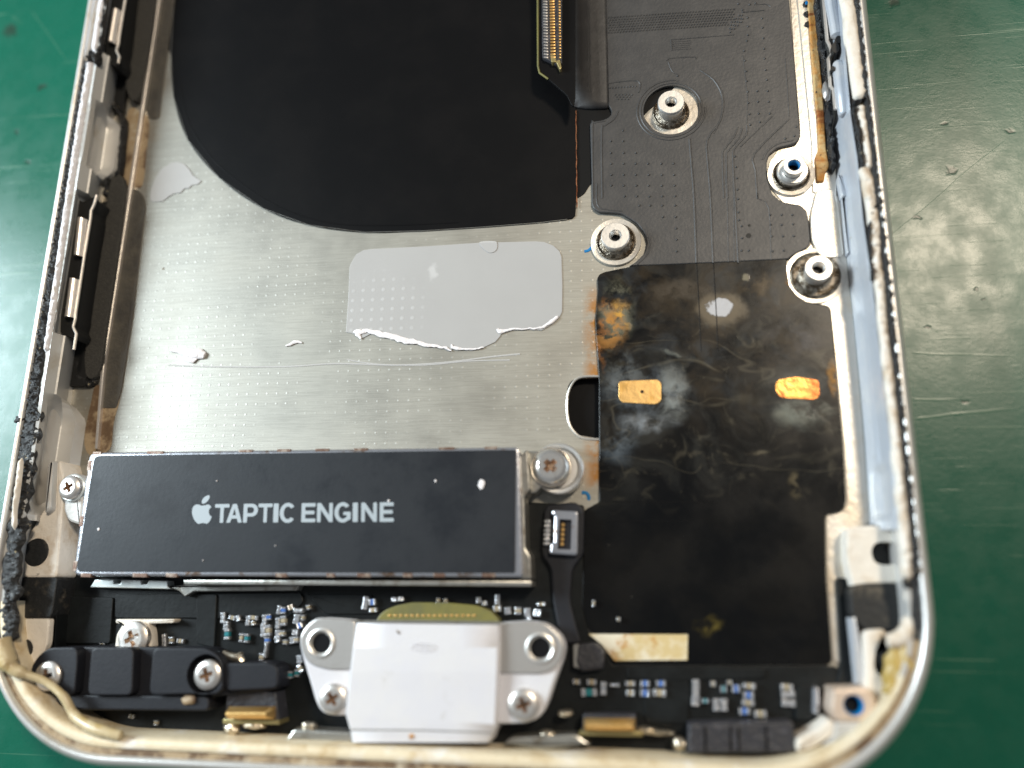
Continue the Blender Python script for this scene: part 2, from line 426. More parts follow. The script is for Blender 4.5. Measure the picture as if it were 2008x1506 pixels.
def mat_gasket():
    t = NT('black_adhesive'); n = t.noise(26, 4, .7)
    c = t.mix(t.ramp(n, .45, .75), (.006, .006, .007), (.03, .03, .03))
    g = t.ramp(t.noise(17, 3, .7), .66, .71); c = t.mix(g, c, (.40, .34, .22))
    return t.out(Base_Color=c, Roughness=t.ramp(t.noise(12, 3), .3, .7, .25, .65), Normal=t.bump(n, .8, .03))
def mat_frosted():
    t = NT('torn_film'); p = t.pos()
    c = t.mix(t.noise(3, 5), (.60, .59, .585), (.66, .65, .645))
    q = t.vmath('SCALE', p, None, 1 / .0905); fr = t.n('ShaderNodeVectorMath', operation='FRACTION'); t.set(fr.inputs[0], q)
    dl = t.vmath('LENGTH', t.vmath('MULTIPLY', t.vmath('SUBTRACT', fr.outputs[0], (.5, .5, 0)), (1, 1, 0)))
    a, b = P(690, 520, -.44), P(900, 640, -.44)
    m = t.math('MULTIPLY', t.ramp(dl, .1, .24, 1, 0), t.spot(t.vmath('ADD', p, t.vmath('SCALE', t.noise(5, 2, col=True), None, .15)), P(765, 590, -.44), .45, .36, .6, 1.1))
    c = t.mix(t.math('MULTIPLY', m, .6), c, (.8, .8, .8))
    s = t.spot(t.vmath('ADD', p, t.vmath('SCALE', t.vmath('SUBTRACT', t.noise(9, 3, col=True), (.5, .5, .5)), None, .12)), P(848, 532, -.44), .045, .1, .4, 1.05); c = t.mix(t.math('MULTIPLY', s, .75), c, (.85, .84, .84))
    return t.out(Base_Color=c, Roughness=.42, Alpha=.62, Normal=t.bump(t.math('ADD', m, t.math('MULTIPLY', t.noise(60, 2), .3)), .15, .01))
def mat_rust():
    t = NT('rust'); p = t.pos()
    n = t.noise(7, 5, .7); c = t.mix(t.ramp(n, .38, .62), (.50, .215, .04), (.58, .40, .18))
    band = t.ramp(t.noise(1, 3, .5, vec=t.scale(p, (2, 9, 1))), .5, .6); c = t.mix(band, c, (.26, .075, .012))
    c = t.mix(t.ramp(t.noise(15, 3), .62, .7), c, (.05, .03, .02))
    return t.out(Base_Color=c, Roughness=.75, Normal=t.bump(t.noise(22, 4), .5, .02))
def mat_label():
    t = NT('label_print'); p = t.pos()
    c = t.mix(t.noise(2, 4), (.0092, .0112, .0155), (.0125, .0148, .0195))
    c = t.mix(t.math('MULTIPLY', t.ramp(t.noise(16, 2), .80, .83), .35), c, (.25, .27, .3))
    return t.out(Base_Color=c, Roughness=t.ramp(t.noise(2.6, 5, .65), .3, .7, .38, .58), Specular_IOR_Level=.34, Normal=t.bump(t.noise(30, 3), .06, .01))

M_BENCH = mat_bench(); M_PLATE = mat_plate(); M_FILM = mat_film(); M_BEAD = mat_gasket(); M_FROST = mat_frosted(); M_RUST = mat_rust(); M_LABEL = mat_label()
M_FRAME = mat('anodised_frame', (.66, .65, .63), .33, .55, var=(2.2, (.52, .47, .39), .52, .75), bump=(30, .05))
M_LEDGE = mat('yellowed_adhesive', (.70, .60, .43), .48, 0, var=[(3.2, (.52, .38, .20), .48, .72), (7, (.20, .13, .06), .66, .8), (2, (.80, .76, .70), .52, .7)], bump=(14, .35))
M_WALL = mat('white_plastic', (.50, .49, .47), .36, .15, var=(2.4, (.42, .38, .32), .55, .8), bump=(18, .08))
M_WALLR = mat('cool_lit_wall', (.50, .525, .57), .34, .25, var=[(3, (.58, .585, .60), .45, .7), (11, (.36, .34, .31), .66, .74)], bump=(10, .10))  # blue tint puts the cool light from the left into the colour; brown is grime
M_FLUFF = mat('white_glue', (.76, .74, .77), .62, 0, var=(6, (.60, .55, .48), .56, .72), bump=(34, .7))
M_CREAM = mat('cream_glue', (.74, .68, .60), .5, 0, var=[(4, (.56, .45, .33), .48, .70), (9, (.10, .09, .08), .68, .75)], bump=(16, .45))
M_STRIP = mat('warm_steel', (.74, .70, .64), .34, .7, var=[(2.5, (.66, .58, .47), .45, .7), (13, (.34, .24, .14), .69, .76)], bump=(20, .12))
M_GRAPH = mat('graphite', (.0028, .0028, .0033), .42, 0, var=[(2, (.0045, .0042, .0045), .4, .7), (30, (.05, .05, .05), .785, .80)], bump=(2.2, .12), spec=.14)
M_DISC = mat('graphite_disc', (.0055, .0055, .006), .5, 0, bump=(60, .05), spec=.15)
M_COPPER = mat('copper', (.62, .27, .14), .35, .9, var=(20, (.30, .10, .05), .5, .6))
M_FLEX = mat('flex_coverlay', (.050, .050, .052), .47, .4, var=(5, (.064, .063, .064), .4, .7), bump=(38, .10), spec=.6)
M_FOLD = mat('flex_fold', (.032, .031, .032), .52, .25, var=(6, (.050, .048, .048), .4, .7), bump=(38, .12), spec=.45)
M_STEEL = mat('machined_steel', (.82, .80, .77), .38, .85, var=(6, (.50, .46, .40), .5, .75), bump=(26, .06))
M_NECK = mat('tarnished_steel', (.30, .26, .21), .34, .9, var=(18, (.10, .075, .05), .42, .6), bump=(45, .55))
M_HOLE = mat('dark_hole', (.012, .012, .014), .35, .6)
M_BLUE = mat('blue_threadlock', (.005, .17, .42), .35, 0, bump=(20, .2))
M_NICKEL = mat('nickel_screw', (.66, .63, .60), .34, .8, var=(9, (.55, .47, .40), .5, .72), bump=(30, .05))
M_CHROME = mat('polished_screw', (.86, .83, .79), .22, .9, var=(7, (.66, .60, .54), .5, .7), bump=(14, .14))
M_GLINT = mat('glint_recess', (.46, .33, .24), .42, .8)  # golden glints of the screw slots are put into this base colour
M_BLACK = mat('black_plastic', (.0105, .0115, .016), .5, 0, var=(4, (.014, .0145, .019), .4, .7), bump=(40, .08), spec=.3)
M_MOUNT = mat('dark_board', (.0045, .0055, .006), .4, 0, var=[(3.2, (.009, .011, .012), .4, .68), (20, (.07, .06, .04), .70, .76)], bump=(24, .07), spec=.25)
M_SHADE_SPECK = mat('shade_and_speck', (.004, .004, .004), .6, 0)  # near-black that paints slot shade, also used for dark ribbon specks
M_FOAM = mat('foam', (.036, .034, .030), .85, 0, var=[(40, (.055, .052, .045), .45, .7), (16, (.10, .085, .06), .7, .76)], bump=(60, .6))
M_TAPE = mat('dark_tape', (.060, .054, .045), .6, 0, var=[(8, (.085, .075, .058), .4, .7), (3, (.040, .036, .032), .45, .7)], bump=(26, .5))
M_TANRES = mat('tan_residue', (.34, .25, .15), .6, 0, var=[(4, (.12, .07, .035), .46, .62), (3, (.48, .42, .32), .55, .7)], bump=(18, .4))
M_BRIGHT = mat('bright_spring', (.82, .75, .68), .34, .8, bump=(40, .08))
M_GOLD = mat('gold_plating', (.92, .58, .22), .34, .85, var=(7, (.78, .45, .13), .5, .7), bump=(16, .12))
M_TARN = mat('tarnished_gold', (.70, .36, .10), .36, .9, var=[(5, (.45, .16, .05), .48, .62), (11, (.12, .04, .02), .64, .72)], bump=(20, .3))
M_BRASS = mat('brass_strip', (.40, .33, .15), .4, .8, bump=(20, .1))
M_PORT = mat('port_coating', (.68, .675, .72), .38, .1, var=[(1.6, (.71, .70, .72), .4, .6), (5, (.55, .53, .52), .6, .8)], bump=(28, .07))
M_EARM = mat('ear_plate', (.56, .54, .52), .38, .75, bump=(40, .08))
M_OLIVE = mat('olive_board', (.16, .145, .035), .5, 0, var=(5, (.12, .115, .04), .4, .7), bump=(20, .1))
M_WHITEM = mat('white_metal', (.78, .82, .80), .3, .5, bump=(20, .05))
M_GREYM = mat('grey_metal', (.42, .41, .38), .35, .85, var=(8, (.24, .21, .17), .5, .7), bump=(22, .15))
M_INK = mat('lettering_ink', (.36, .41, .45), .5, 0)
M_CASE = mat('motor_case', (.66, .67, .72), .25, .92, var=[(4.5, (.36, .24, .17), .56, .66)], bump=(24, .1))
M_WELD = mat('weld_mark', (.15, .085, .06), .45, .5, var=(20, (.34, .27, .22), .45, .65))
M_CAPW = mat('cap_end', (.62, .63, .66), .25, .8, bump=(50, .2))
M_CAPT = mat('cap_tan', (.34, .29, .20), .45, 0)
M_CAPB = mat('cap_blue', (.09, .20, .55), .3, .2)
M_CAPG = mat('cap_teal', (.015, .17, .20), .35, 0)
M_SOLDER = mat('solder', (.62, .55, .44), .28, .9, bump=(20, .2))
M_CHIP = mat('chip_black', (.028, .028, .034), .4, 0, var=(16, (.07, .07, .085), .55, .7), bump=(26, .5))
M_YTAPE = mat('yellow_label', (.60, .47, .24), .55, 0, var=[(3, (.74, .68, .54), .45, .6), (4.2, (.50, .25, .06), .52, .64)], bump=(14, .2))
M_GLUE = mat('amber_glue', (.52, .42, .25), .35, 0, var=(5, (.42, .30, .12), .5, .7), bump=(12, .3))
M_YGLUE = mat('yellow_glue', (.40, .27, .06), .35, 0, var=(5, (.55, .45, .25), .45, .65), bump=(12, .4))
M_PEACH = mat('peach_metal', (.66, .53, .43), .4, .4, var=(4, (.48, .37, .28), .5, .7), bump=(16, .15))
M_CRUMB = mat('white_crumb', (.80, .76, .77), .5, 0, bump=(24, .6))
M_PAD = mat('dirty_black_pad', (.009, .0095, .010), .6, 0, var=[(7, (.09, .075, .055), .52, .72), (14, (.16, .14, .10), .7, .76)], bump=(22, .4))

# ================================================================ THE BENCH
V = [(-40, -40, -.62), (40, -40, -.62), (40, 40, -.62), (-40, 40, -.62)]
b = mk('bench_mat', V, [(0, 1, 2, 3)], M_BENCH, smooth=False); b['kind'] = 'structure'; b['label'] = 'scratched green work mat under the opened phone'

# ================================================================ PHONE HOUSING
ZF = -.45
XL, XR, YB, RC = -5.285, 1.90, -1.295, 1.29
PH = root('phone_housing', 'opened phone housing with pale metal rails and bare steel back plate, emptied of its battery', 'phone housing', (-1.7, 3, -.62))
def upath(ytop=9.0, narc=22, part='all'):
    pts = []
    if part in ('all', 'left'):
        for i in range(41): pts.append((XL, ytop + (YB + RC - ytop) * i / 40, 1, 0))
    for i in range(1, narc):
        a = math.pi + i / narc * math.pi / 2; pts.append((XL + RC + RC * math.cos(a), YB + RC + RC * math.sin(a), -math.cos(a), -math.sin(a)))
    for i in range(21): pts.append((XL + RC + (XR - XL - 2 * RC) * i / 20, YB, 0, 1))
    for i in range(1, narc):
        a = 1.5 * math.pi + i / narc * math.pi / 2; pts.append((XR - RC + RC * math.cos(a), YB + RC + RC * math.sin(a), -math.cos(a), -math.sin(a)))
    if part in ('all', 'right'):
        for i in range(41): pts.append((XR, YB + RC + (ytop - YB - RC) * i / 40, -1, 0))
    return pts
def sweep(name, path, prof, mat_, parent, **k):
    return loft(name, [[(x + nx * d, y + ny * d, z) for x, y, nx, ny in path] for d, z in prof], mat_, parent, **k)
sweep('frame_rail', upath(), [(.30, -.60), (.12, -.60), (.04, -.55), (0, -.42), (0, -.24), (.012, -.14), (.04, -.055), (.07, -.012), (.092, 0), (.108, -.004), (.118, -.02), (.122, -.05), (.19, -.055), (.197, -.065), (.20, -.46)], M_FRAME, PH, angle=50)
_bp = upath(part='bottom')
def _tap(k):
    u = max(0, min(1, (k - (len(_bp) - 17)) / 10)); return 1 - u
LP = [(.168, -.052), (.17, -.038), (.188, -.028), (.24, -.03), (.262, -.038), (.278, -.06), (.292, -.10), (.296, -.3), (.297, -.44)]
loft('bottom_ledge', [[(x + nx * (.168 + (d - .168) * (.25 + .44 * _tap(k))), y + ny * (.168 + (d - .168) * (.25 + .44 * _tap(k))), z) for k, (x, y, nx, ny) in enumerate(_bp[:-5])] for d, z in LP], M_LEDGE, PH, angle=60)
sweep('rim_groove', upath(part='bottom'), [(.117, -.0505), (.12, -.047), (.165, -.047), (.167, -.0505)], M_TANRES, PH)
PLATE_OUT = [(x + nx * .2, y + ny * .2) for x, y, nx, ny in upath()]
# back plate with its capsule slot
slot = rnd(PL([(1112, 742, .12), (1185, 738, .01), (1185, 862, .01), (1112, 850, .14)], ZF), .1, 8)
prism('back_plate', PLATE_OUT, -.50, ZF, M_PLATE, PH, bev=0, holes=[slot])
prism('back_cover', PLATE_OUT, -.56, -.53, M_GRAPH, PH, bev=0)
sl = PL([(1179, 738), (1135, 741), (1116, 765), (1112, 800), (1118, 835), (1140, 858), (1179, 862)], ZF)
tube('slot_rim', [(x, y, ZF + .003) for x, y in cat(sl, 5, False)], .010, M_STRIP, PH)
# raised flange on the right
fl = PL([(1548, -160), (1563, 0), (1577, 140), (1591.6, 285), (1593, 375), (1640, 400), (1640, 330), (1600, 0), (1590, -160)], ZF + .02)
prism('side_flange', fl, ZF - .01, ZF + .02, M_STRIP, PH, bev=.006)
pe = PL([(1540, -160), (1556, 103), (1569, 262), (1560, 287), (1526, 293), (1507, 320), (1508, 366), (1535, 398), (1572, 404), (1588, 440), (1590, 482), (1562, 500), (1547, 515), (1544, 545), (1580, 590), (1628, 602), (1640, 720), (1655, 870), (1662, 985), (1652, 1004), (1620, 1012), (1622, 1140), (1634, 1296), (1650, 1300), (1662, 1042), (1704, 1028), (1702, 985), (1688, 800), (1672, 620), (1659, 505), (1650, 385), (1606, 380), (1593, 378), (1591.6, 285), (1577, 140), (1563, 0), (1548, -160)], ZF + .004)
prism('side_border', rnd(pe, .03, 4), ZF - .01, ZF + .006, M_STRIP, PH, bev=.004)
prism('corner_tab', rnd(PL([(1600, 372), (1636, 368), (1643, 395), (1655, 500), (1640, 506), (1607, 505), (1590, 470), (1588, 420)], ZF + .03), .05), ZF - .01, ZF + .03, M_STRIP, PH, bev=.012)
# black graphite layers
disc = PL([(1440, -60), (1400, 62), (1327, 167), (1260, 229), (1205, 305), (1158, 362), (1134, 388), (1050, 418), (900, 440), (700, 440), (560, 410), (450, 340), (380, 240), (345, 130), (350, -60)], ZF + .004)
prism('coil_disc', cat(disc, 5), ZF - .005, ZF + .004, M_DISC, PH, bev=.003)
gs = PL([(346, -160), (343, 0), (335, 104), (340, 190), (368, 274.5), (430, 349.6), (516, 409), (606, 441.5), (716, 455.5), (831, 452.5), (947, 445), (1062, 435.5), (1112, 430)], ZF + .011)
gs = cat(gs, 8, False) + PL([(1122, 428.5), (1128, 423), (1129, 412), (1131.5, 300), (1129, 217), (1124, -160)], ZF + .011)
prism('graphite_sheet', gs, ZF + .004, ZF + .011, M_GRAPH, PH, bev=.004)
tube('sheet_edge', [P(x, y, ZF + .011) for x, y in ((343, -40), (335, 104), (340, 190), (368, 274.5), (430, 349.6), (516, 409), (606, 441.5), (716, 455.5), (831, 452.5), (947, 445), (1062, 436), (1112, 430))], .0025, M_GREYM, PH, n=6)
cpts = [P(1129.5 + .5 * math.sin(i * 1.7) + 2 * (i / 24), 217 + 190 * i / 24, ZF + .013) for i in range(25)]
tube('copper_edge', cpts, [.003 + .003 * random.random() for _ in cpts], M_COPPER, PH, n=6)
bump_ring = cat([tuple(P(x, y, ZF + .011)) for x, y in ((352, 150), (366, 228), (400, 290), (450, 342), (540, 402), (640, 436), (760, 442), (900, 436))], 5, False)
tube('sheet_crease', bump_ring, .006, M_GRAPH, PH, n=6, flat=.5)

# left wall: white plastic with scoops and slots
def wxl(x, z): return P(x, 390, z).x
ys = [9 - 9.6 * i / 240 for i in range(241)]
def ypx(y, x=190, z=-.2): return P(x, y, z).y
poc = [(ypx(338), ypx(212)), (ypx(1010, 130), ypx(778, 130))]
slt = [(ypx(118, 225), 9), (ypx(662, 140), ypx(388, 170))]
ys += [v + e for r_ in poc + slt for v in r_ for e in (-.006, .006)]; ys.sort(reverse=True)
wallrows = [[] for _ in range(9)]
ys = [y for y in ys if y > ypx(1028, 110)]
for y in ys:
    base = [(138, -.052), (142, -.03), (146, -.025), (157, -.075), (167, -.12), (171, -.13), (181, -.24), (190, -.36), (197, -.46)]
    for lo, hi in poc:
        if lo < y < hi:
            u = (y - lo) / (hi - lo); k = min(1, 6 * u, 6 * (1 - u)) ** .7
            tgt = [(138, -.052), (142, -.03), (148, -.035), (158, -.10), (164, -.24), (172, -.33), (190, -.37), (214, -.375), (236, -.46)]
            base = [(a[0] + (b_[0] - a[0]) * k, a[1] + (b_[1] - a[1]) * k) for a, b_ in zip(base, tgt)]
    for lo, hi in slt:
        if lo < y < hi: base = [(138, -.052), (142, -.03), (146, -.03), (149, -.06), (151, -.09), (152, -.11), (152.5, -.2), (153, -.36), (153, -.46)]
    for r_, (x, z) in zip(wallrows, base): r_.append((wxl(x, z), y, z))
loft('inner_wall', wallrows, M_WALL, PH, angle=28)
# black sheets painting the shade inside slots and gaps, foam strips, springs on the left
prism('shade_panel', rnd(PL([(258, -160), (243, -160), (218, 0), (204, 84), (203, 120), (226, 130), (232, 118), (230, 100), (234, 84), (242, 20)], -.16), .008, 2), -.40, -.16, M_SHADE_SPECK, PH, bev=.003)
prism('shade_panel', rnd(PL([(150, 388), (162, 396), (184, 386), (188, 392), (179, 412), (179, 428), (166, 500), (149, 613), (148, 628), (144, 640), (149, 652), (143, 664), (118, 652), (119, 620), (139, 500), (147, 426)], -.16), .008, 2), -.40, -.16, M_SHADE_SPECK, PH, bev=.003)
prism('shade_floor', [(wxl(150, -.40), 9), (wxl(215, -.40), 9), (wxl(215, -.40), ypx(200)), (wxl(150, -.40), ypx(120, 225))], ZF, -.40, M_SHADE_SPECK, PH, bev=0)
prism('shade_floor', [(wxl(150, -.40), ypx(384, 175)), (wxl(222, -.40), ypx(372, 200)), (wxl(222, -.40), ypx(745, 150)), (wxl(180, -.40), ypx(745, 140)), (wxl(150, -.40), ypx(668, 140))], ZF, -.40, M_SHADE_SPECK, PH, bev=0)
def spring(q, z):
    a, b_, c_, d_ = [P(x, y, z) for x, y in q]
    rows = []
    for j in range(9):
        t = j / 8; ang = math.pi * t
        rows.append([(a.lerp(b_, t)) + Vector((0, 0, -.03 + .05 * math.sin(ang))), (d_.lerp(c_, t)) + Vector((0, 0, -.03 + .05 * math.sin(ang)))])
    e0 = [Vector((r_[0].x, r_[0].y, z - .2)) for r_ in rows]
    V = []; F = []
    for r_ in rows: V += [r_[0], r_[1]]
    n = len(rows)
    for i in range(n - 1): F.append((2 * i, 2 * i + 1, 2 * i + 3, 2 * i + 2))
    for k in (0, 1): F.append(tuple(range(k, 2 * n, 2)))
    return mk('contact_spring', V, F, M_BRIGHT, PH, angle=50)
for q in (((218, 18), (235, 18), (224, 84), (209, 79)), ((148, 426), (168, 428), (161, 502), (140, 499)), ((132, 545), (153, 547), (144, 622), (122, 620))): spring(q, -.11)
tube('clip_strip', [P(x, y, -.13) for x, y in ((254, -60), (246, 0), (242, 22), (233.7, 74.5), (232.8, 84.7), (228.6, 99.9), (234.5, 111.8), (232, 124))], .013, M_BRIGHT, PH)
tube('clip_strip', [P(x, y, -.13) for x, y in ((190, 383), (185, 400.7), (178.7, 413.7), (178, 426.6), (165.7, 501.7), (148.9, 613), (147.6, 626), (143.7, 641.5), (150, 654.5), (145, 686))], .013, M_BRIGHT, PH)
ZFM = -.37
fA = PL([(300, -160), (330, -160), (304, 0), (298, 60), (285, 130), (273, 183), (266, 196), (260, 198), (253, 192), (246, 172), (246, 150), (258, 90), (271, 0)], ZFM)
fB = PL([(219, 347), (228, 336), (238, 345), (246, 369), (244, 395), (225, 535), (207, 652), (199, 714), (189, 737), (177, 745), (167, 737), (164, 704), (176, 613), (192, 509.5), (210, 385), (214, 360)], ZFM)
for f_ in (fA, fB): prism('foam_strip', rnd(f_, .03, 3), ZF, ZFM, M_FOAM, PH, bev=.012, label='charcoal foam strip beside the left wall')
prism('plate_flange', PL([(339, -160), (348, -160), (313, 0), (264, 329), (229.5, 551), (205, 709), (190, 880), (185, 880), (198, 709), (222, 551), (257, 329), (306, 0)], -.405), ZF, -.405, M_BRIGHT, PH, bev=.008)
prism('dark_tape', rnd(PL([(349, -160), (372, -160), (342, 0), (334, 60), (322, 144), (311, 232), (291, 232), (283, 205), (314, 0)], ZF + .012), .04), ZF, ZF + .012, M_TAPE, PH, bev=.004)
tp = [(259, 368), (275, 376), (283, 390), (285, 406), (274, 491), (261, 613), (249, 691), (238, 763), (228, 800), (199, 800), (205, 709), (229.5, 551), (252, 420)]
tpw = PL(tp, ZF + .012)
prism('dark_tape', rnd(tpw, .03, 3), ZF, ZF + .012, M_TAPE, PH, bev=.004)
prism('water_residue', cat(PL([(252, 215), (282, 222), (292, 240), (288, 290), (279, 362), (262, 366), (246, 366), (236, 340), (243, 290)], ZF + .005), 4), ZF, ZF + .005, M_TANRES, PH, bev=.003)
prism('water_residue', cat(PL([(190, 755), (233, 770), (222, 830), (214, 882), (176, 892), (165, 860), (178, 790)], ZF + .005), 4), ZF, ZF + .005, M_TANRES, PH, bev=.003)
bead('black_residue', PL([(212, 200), (228, 215), (240, 234), (236, 280), (231, 335), (222, 350)], -.36), .026, -.42, .07, M_BEAD, PH, n=60, seed=3)
bead('black_residue', PL([(150, 690), (148, 715), (152, 740), (170, 752), (188, 742)], -.40), .05, -.45, .05, M_BEAD, PH, n=40, seed=4)
bead('black_residue', PL([(205, 345), (206, 365), (204, 384)], -.36), .03, -.42, .06, M_BEAD, PH, n=40, seed=5)
# left gasket bead and white glue ridge
zb = -.05
def lx(x, y, z=zb): q = P(x, y, z); return (q.x, q.y)
bead('gasket_bead', [lx(173, 118), lx(125, 390), lx(92, 590), lx(68, 770), lx(50, 900), lx(38, 1000), lx(26, 1100), lx(20, 1180), lx(20, 1260)], [(0, .048), (.3, .052), (.55, .062), (.68, .10), (.8, .095), (1, .075)], zb - .005, .036, M_BEAD, PH, n=520, seed=1, amp=.6, freq=18, m=10, label='black crumbly adhesive bead along the left rail')
bead('gasket_bead', [lx(226, -160), lx(209, 0), lx(204, 40), lx(193, 118), lx(190, 130)], .02, -.065, .045, M_BEAD, PH, n=100, seed=2, amp=.5)
bead('gasket_bead', [lx(176, 122), lx(186, 110), lx(196, 116), lx(194, 132)], .03, -.05, .075, M_BEAD, PH, n=40, seed=6, amp=.5)
bead('glue_ridge', [lx(180, 122), lx(160, 240), lx(137, 390), lx(113, 560), lx(97, 672), lx(93, 694)], .032, -.05, .045, M_FLUFF, PH, n=220, seed=8, amp=.25, freq=16)
bead('glue_ridge', [lx(226, -160), lx(203, 0), lx(196, 40), lx(187, 105)], .034, -.05, .04, M_FLUFF, PH, n=80, seed=9, amp=.15, freq=12)
tube('rim_line', [Vector((*lx(192, -60, -.045), -.045)), Vector((*lx(178, 20, -.045), -.045)), Vector((*lx(163, 118, -.045), -.045))], .006, M_GOLD, PH)
bead('glue_ridge', [lx(52, 900), lx(46, 950), lx(40, 1000), lx(38, 1040)], .022, .0, .03, M_CREAM, PH, n=40, seed=10)
blob('bead_lump', P(38, 823, -.02), .035, .03, .025, M_BEAD, PH, amp=.5, seed=3)

# lower left corner pieces
prism('corner_block', rnd(PL([(98, 920), (118, 900), (126, 935), (122, 1022), (112, 1133), (45, 1133), (48, 1060), (72, 1020), (92, 990)], -.20), .04), ZF, -.20, M_CREAM, PH, bev=.02)
lathe('block_dot', P(71, 1083, -.20), [(.115, -.20), (.11, -.192), (.09, -.19)], M_PAD, PH)
prism('corner_pad', rnd(PL([(28, 1132), (113, 1132), (103, 1200), (98, 1212), (20, 1212), (18, 1170)], -.20), .03), ZF, -.20, M_PAD, PH, bev=.01)
prism('corner_block', rnd(PL([(26, 1212), (98, 1212), (94, 1262), (82, 1288), (50, 1335), (30, 1320), (26, 1270)], -.21), .03), ZF, -.21, M_CREAM, PH, bev=.02)
lathe('block_dot', P(46, 1274, -.21), [(.085, -.21), (.08, -.195), (.07, -.194)], M_PAD, PH)
sc_ = PL([(84, 1005), (95, 1000), (128, 1012), (128, 1028), (104, 1040), (84, 1030)], -.17)
prism('wall_lug', rnd(PL([(92, 912), (104, 900), (100, 1000), (86, 1008)], -.14), .03), ZF, -.14, M_WALL, PH, bev=.02)
prism('wall_rib', rnd(PL([(117, 1030), (124, 1040), (104, 1290), (92, 1262)], -.26), .01), ZF, -.26, M_MOUNT, PH, bev=.01)

# right wall
def line_at(ctrl, y):
    for a, b_ in zip(ctrl, ctrl[1:]):
        if a[1] <= y <= b_[1]: return a[0] + (b_[0] - a[0]) * (y - a[1]) / (b_[1] - a[1])
    a, b_ = (ctrl[0], ctrl[1]) if y < ctrl[0][1] else (ctrl[-2], ctrl[-1])
    return a[0] + (b_[0] - a[0]) * (y - a[1]) / (b_[1] - a[1])
cb = [(1614, -160), (1622, 0), (1632, 100), (1641, 200), (1641.6, 216), (1634, 245), (1632.5, 256), (1637.7, 306), (1640, 350), (1649, 385), (1654, 440), (1660, 504), (1674.5, 639), (1687, 768), (1695, 860), (1704, 1000), (1706, 1034)]
cl = [(1632, -160), (1650, 0), (1667.5, 222), (1681.7, 313), (1692.6, 432), (1711, 561), (1734, 768), (1755, 941), (1764, 1060)]
rows = [[] for _ in range(8)]
pk = ((232, 262), (300, 640), (905, 1030))
yy = [-160 + 1200 * i / 200 for i in range(201)]
for y in yy:
    xb, xt = line_at(cb, y), line_at(cl, y)
    s = 0
    if 240 < y < 632: s = min(1, (y - 240) / 30, (632 - y) / 22)
    if 915 < y < 1020: s = min(1, (y - 915) / 12, (1020 - y) / 15) * .9
    prof = [(1.0, -.052, 1.0, -.052), (.97, -.05, .98, -.05), (.90, -.065, .93, -.055), (.55, -.20, .84, -.075), (.5, -.22, .76, -.24), (.42, -.23, .62, -.30), (.2, -.36, .25, -.34), (0, -.45, 0, -.45)]
    for r_, (t0, z0, t1, z1) in zip(rows, prof):
        t = t0 + (t1 - t0) * s; z = z0 + (z1 - z0) * s
        q0, q1 = P(xb, y, -.45), P(xt, y, -.052)
        r_.append((q0.x + (q1.x - q0.x) * t + (0 if z > -.4 else 0), q0.y + (q1.y - q0.y) * t, z))
loft('inner_wall', rows, M_WALLR, PH, angle=30)
# shelf highlights inside the right wall
prism('wall_shelf', rnd(PL([(1643, 340), (1652, 345), (1664, 372), (1664, 384), (1652, 384), (1648, 365)], -.33), .02), ZF, -.33, M_WALLR, PH, bev=.01)
prism('wall_shelf', rnd(PL([(1652, 384), (1664, 400), (1674, 480), (1672, 492), (1662, 498), (1656, 440)], -.36), .02), ZF, -.36, M_WALLR, PH, bev=.012)
# bosses at the top of the right wall
tube('wall_boss', [P(x, y, -.20) for x, y in ((1618, -60), (1630, 5), (1641, 70), (1644, 74))], [.05, .05, .05, .02], M_WALLR, PH, n=14)
tube('wall_boss', [P(x, y, -.20) for x, y in ((1640, 122), (1645, 130), (1651, 180), (1657, 222), (1658, 225))], [.03, .055, .055, .055, .045], M_WALLR, PH, n=14)
tube('clip_strip', [P(x, y, -.22) for x, y in ((1606, -40), (1615, 0), (1622, 80), (1627, 90), (1631, 105), (1624, 116), (1628, 170), (1634, 176), (1638, 215))], .014, M_BRIGHT, PH)
for (x, y, rx, ry) in ((1643, 84, .03, .035), (1636, 100, .03, .05), (1631, 140, .016, .02)):
    q = P(x, y, -.2); prism('wall_slot', circ(q.x, q.y, rx, 14, ry), -.40, -.155, M_SHADE_SPECK, PH, bev=0)
# glue on the right ledge
def px2(x, y, z=-.05): q = P(x, y, z); return (q.x, q.y)
bead('cream_bead', [px2(1640, -160), px2(1662, 0), px2(1672, 80), px2(1683, 150), px2(1690, 199)], .062, -.06, .05, M_CREAM, PH, n=120, seed=20, amp=.15)
bead('cream_bead', [px2(1687, 206), px2(1691, 235), px2(1700, 300), px2(1706, 334)], .034, -.06, .045, M_CREAM, PH, n=60, seed=21, amp=.25)
bead('cream_bead', [px2(1690, 326), px2(1701, 352), px2(1711, 420), px2(1716, 470), px2(1720, 490)], .045, -.06, .045, M_CREAM, PH, n=60, seed=22, amp=.3)
bead('cream_bead', [px2(1710, 412), px2(1713, 450), px2(1723, 560), px2(1737, 690), px2(1749, 800), px2(1764, 940), px2(1774, 1050), px2(1781, 1138)], .036, -.06, .045, M_CREAM, PH, n=220, seed=23, amp=.35, freq=12)
bead('gasket_bead', [px2(1656, -160), px2(1678, 0), px2(1689, 90), px2(1698, 190), px2(1707, 260), px2(1716, 340), px2(1722, 380), px2(1731, 460), px2(1742, 570), px2(1754, 690), px2(1765, 790), px2(1780, 930), px2(1791, 1060), px2(1797, 1140)], [(0, .026), (.3, .03), (.55, .036), (1, .036)], -.052, .052, M_BEAD, PH, n=320, seed=24, amp=.32, freq=10, label='black adhesive bead along the right rail')
bead('gasket_bead', [px2(1672, 208), px2(1678, 240), px2(1685, 300), px2(1692, 330), px2(1702, 338)], .02, -.06, .05, M_BEAD, PH, n=60, seed=25, amp=.6)
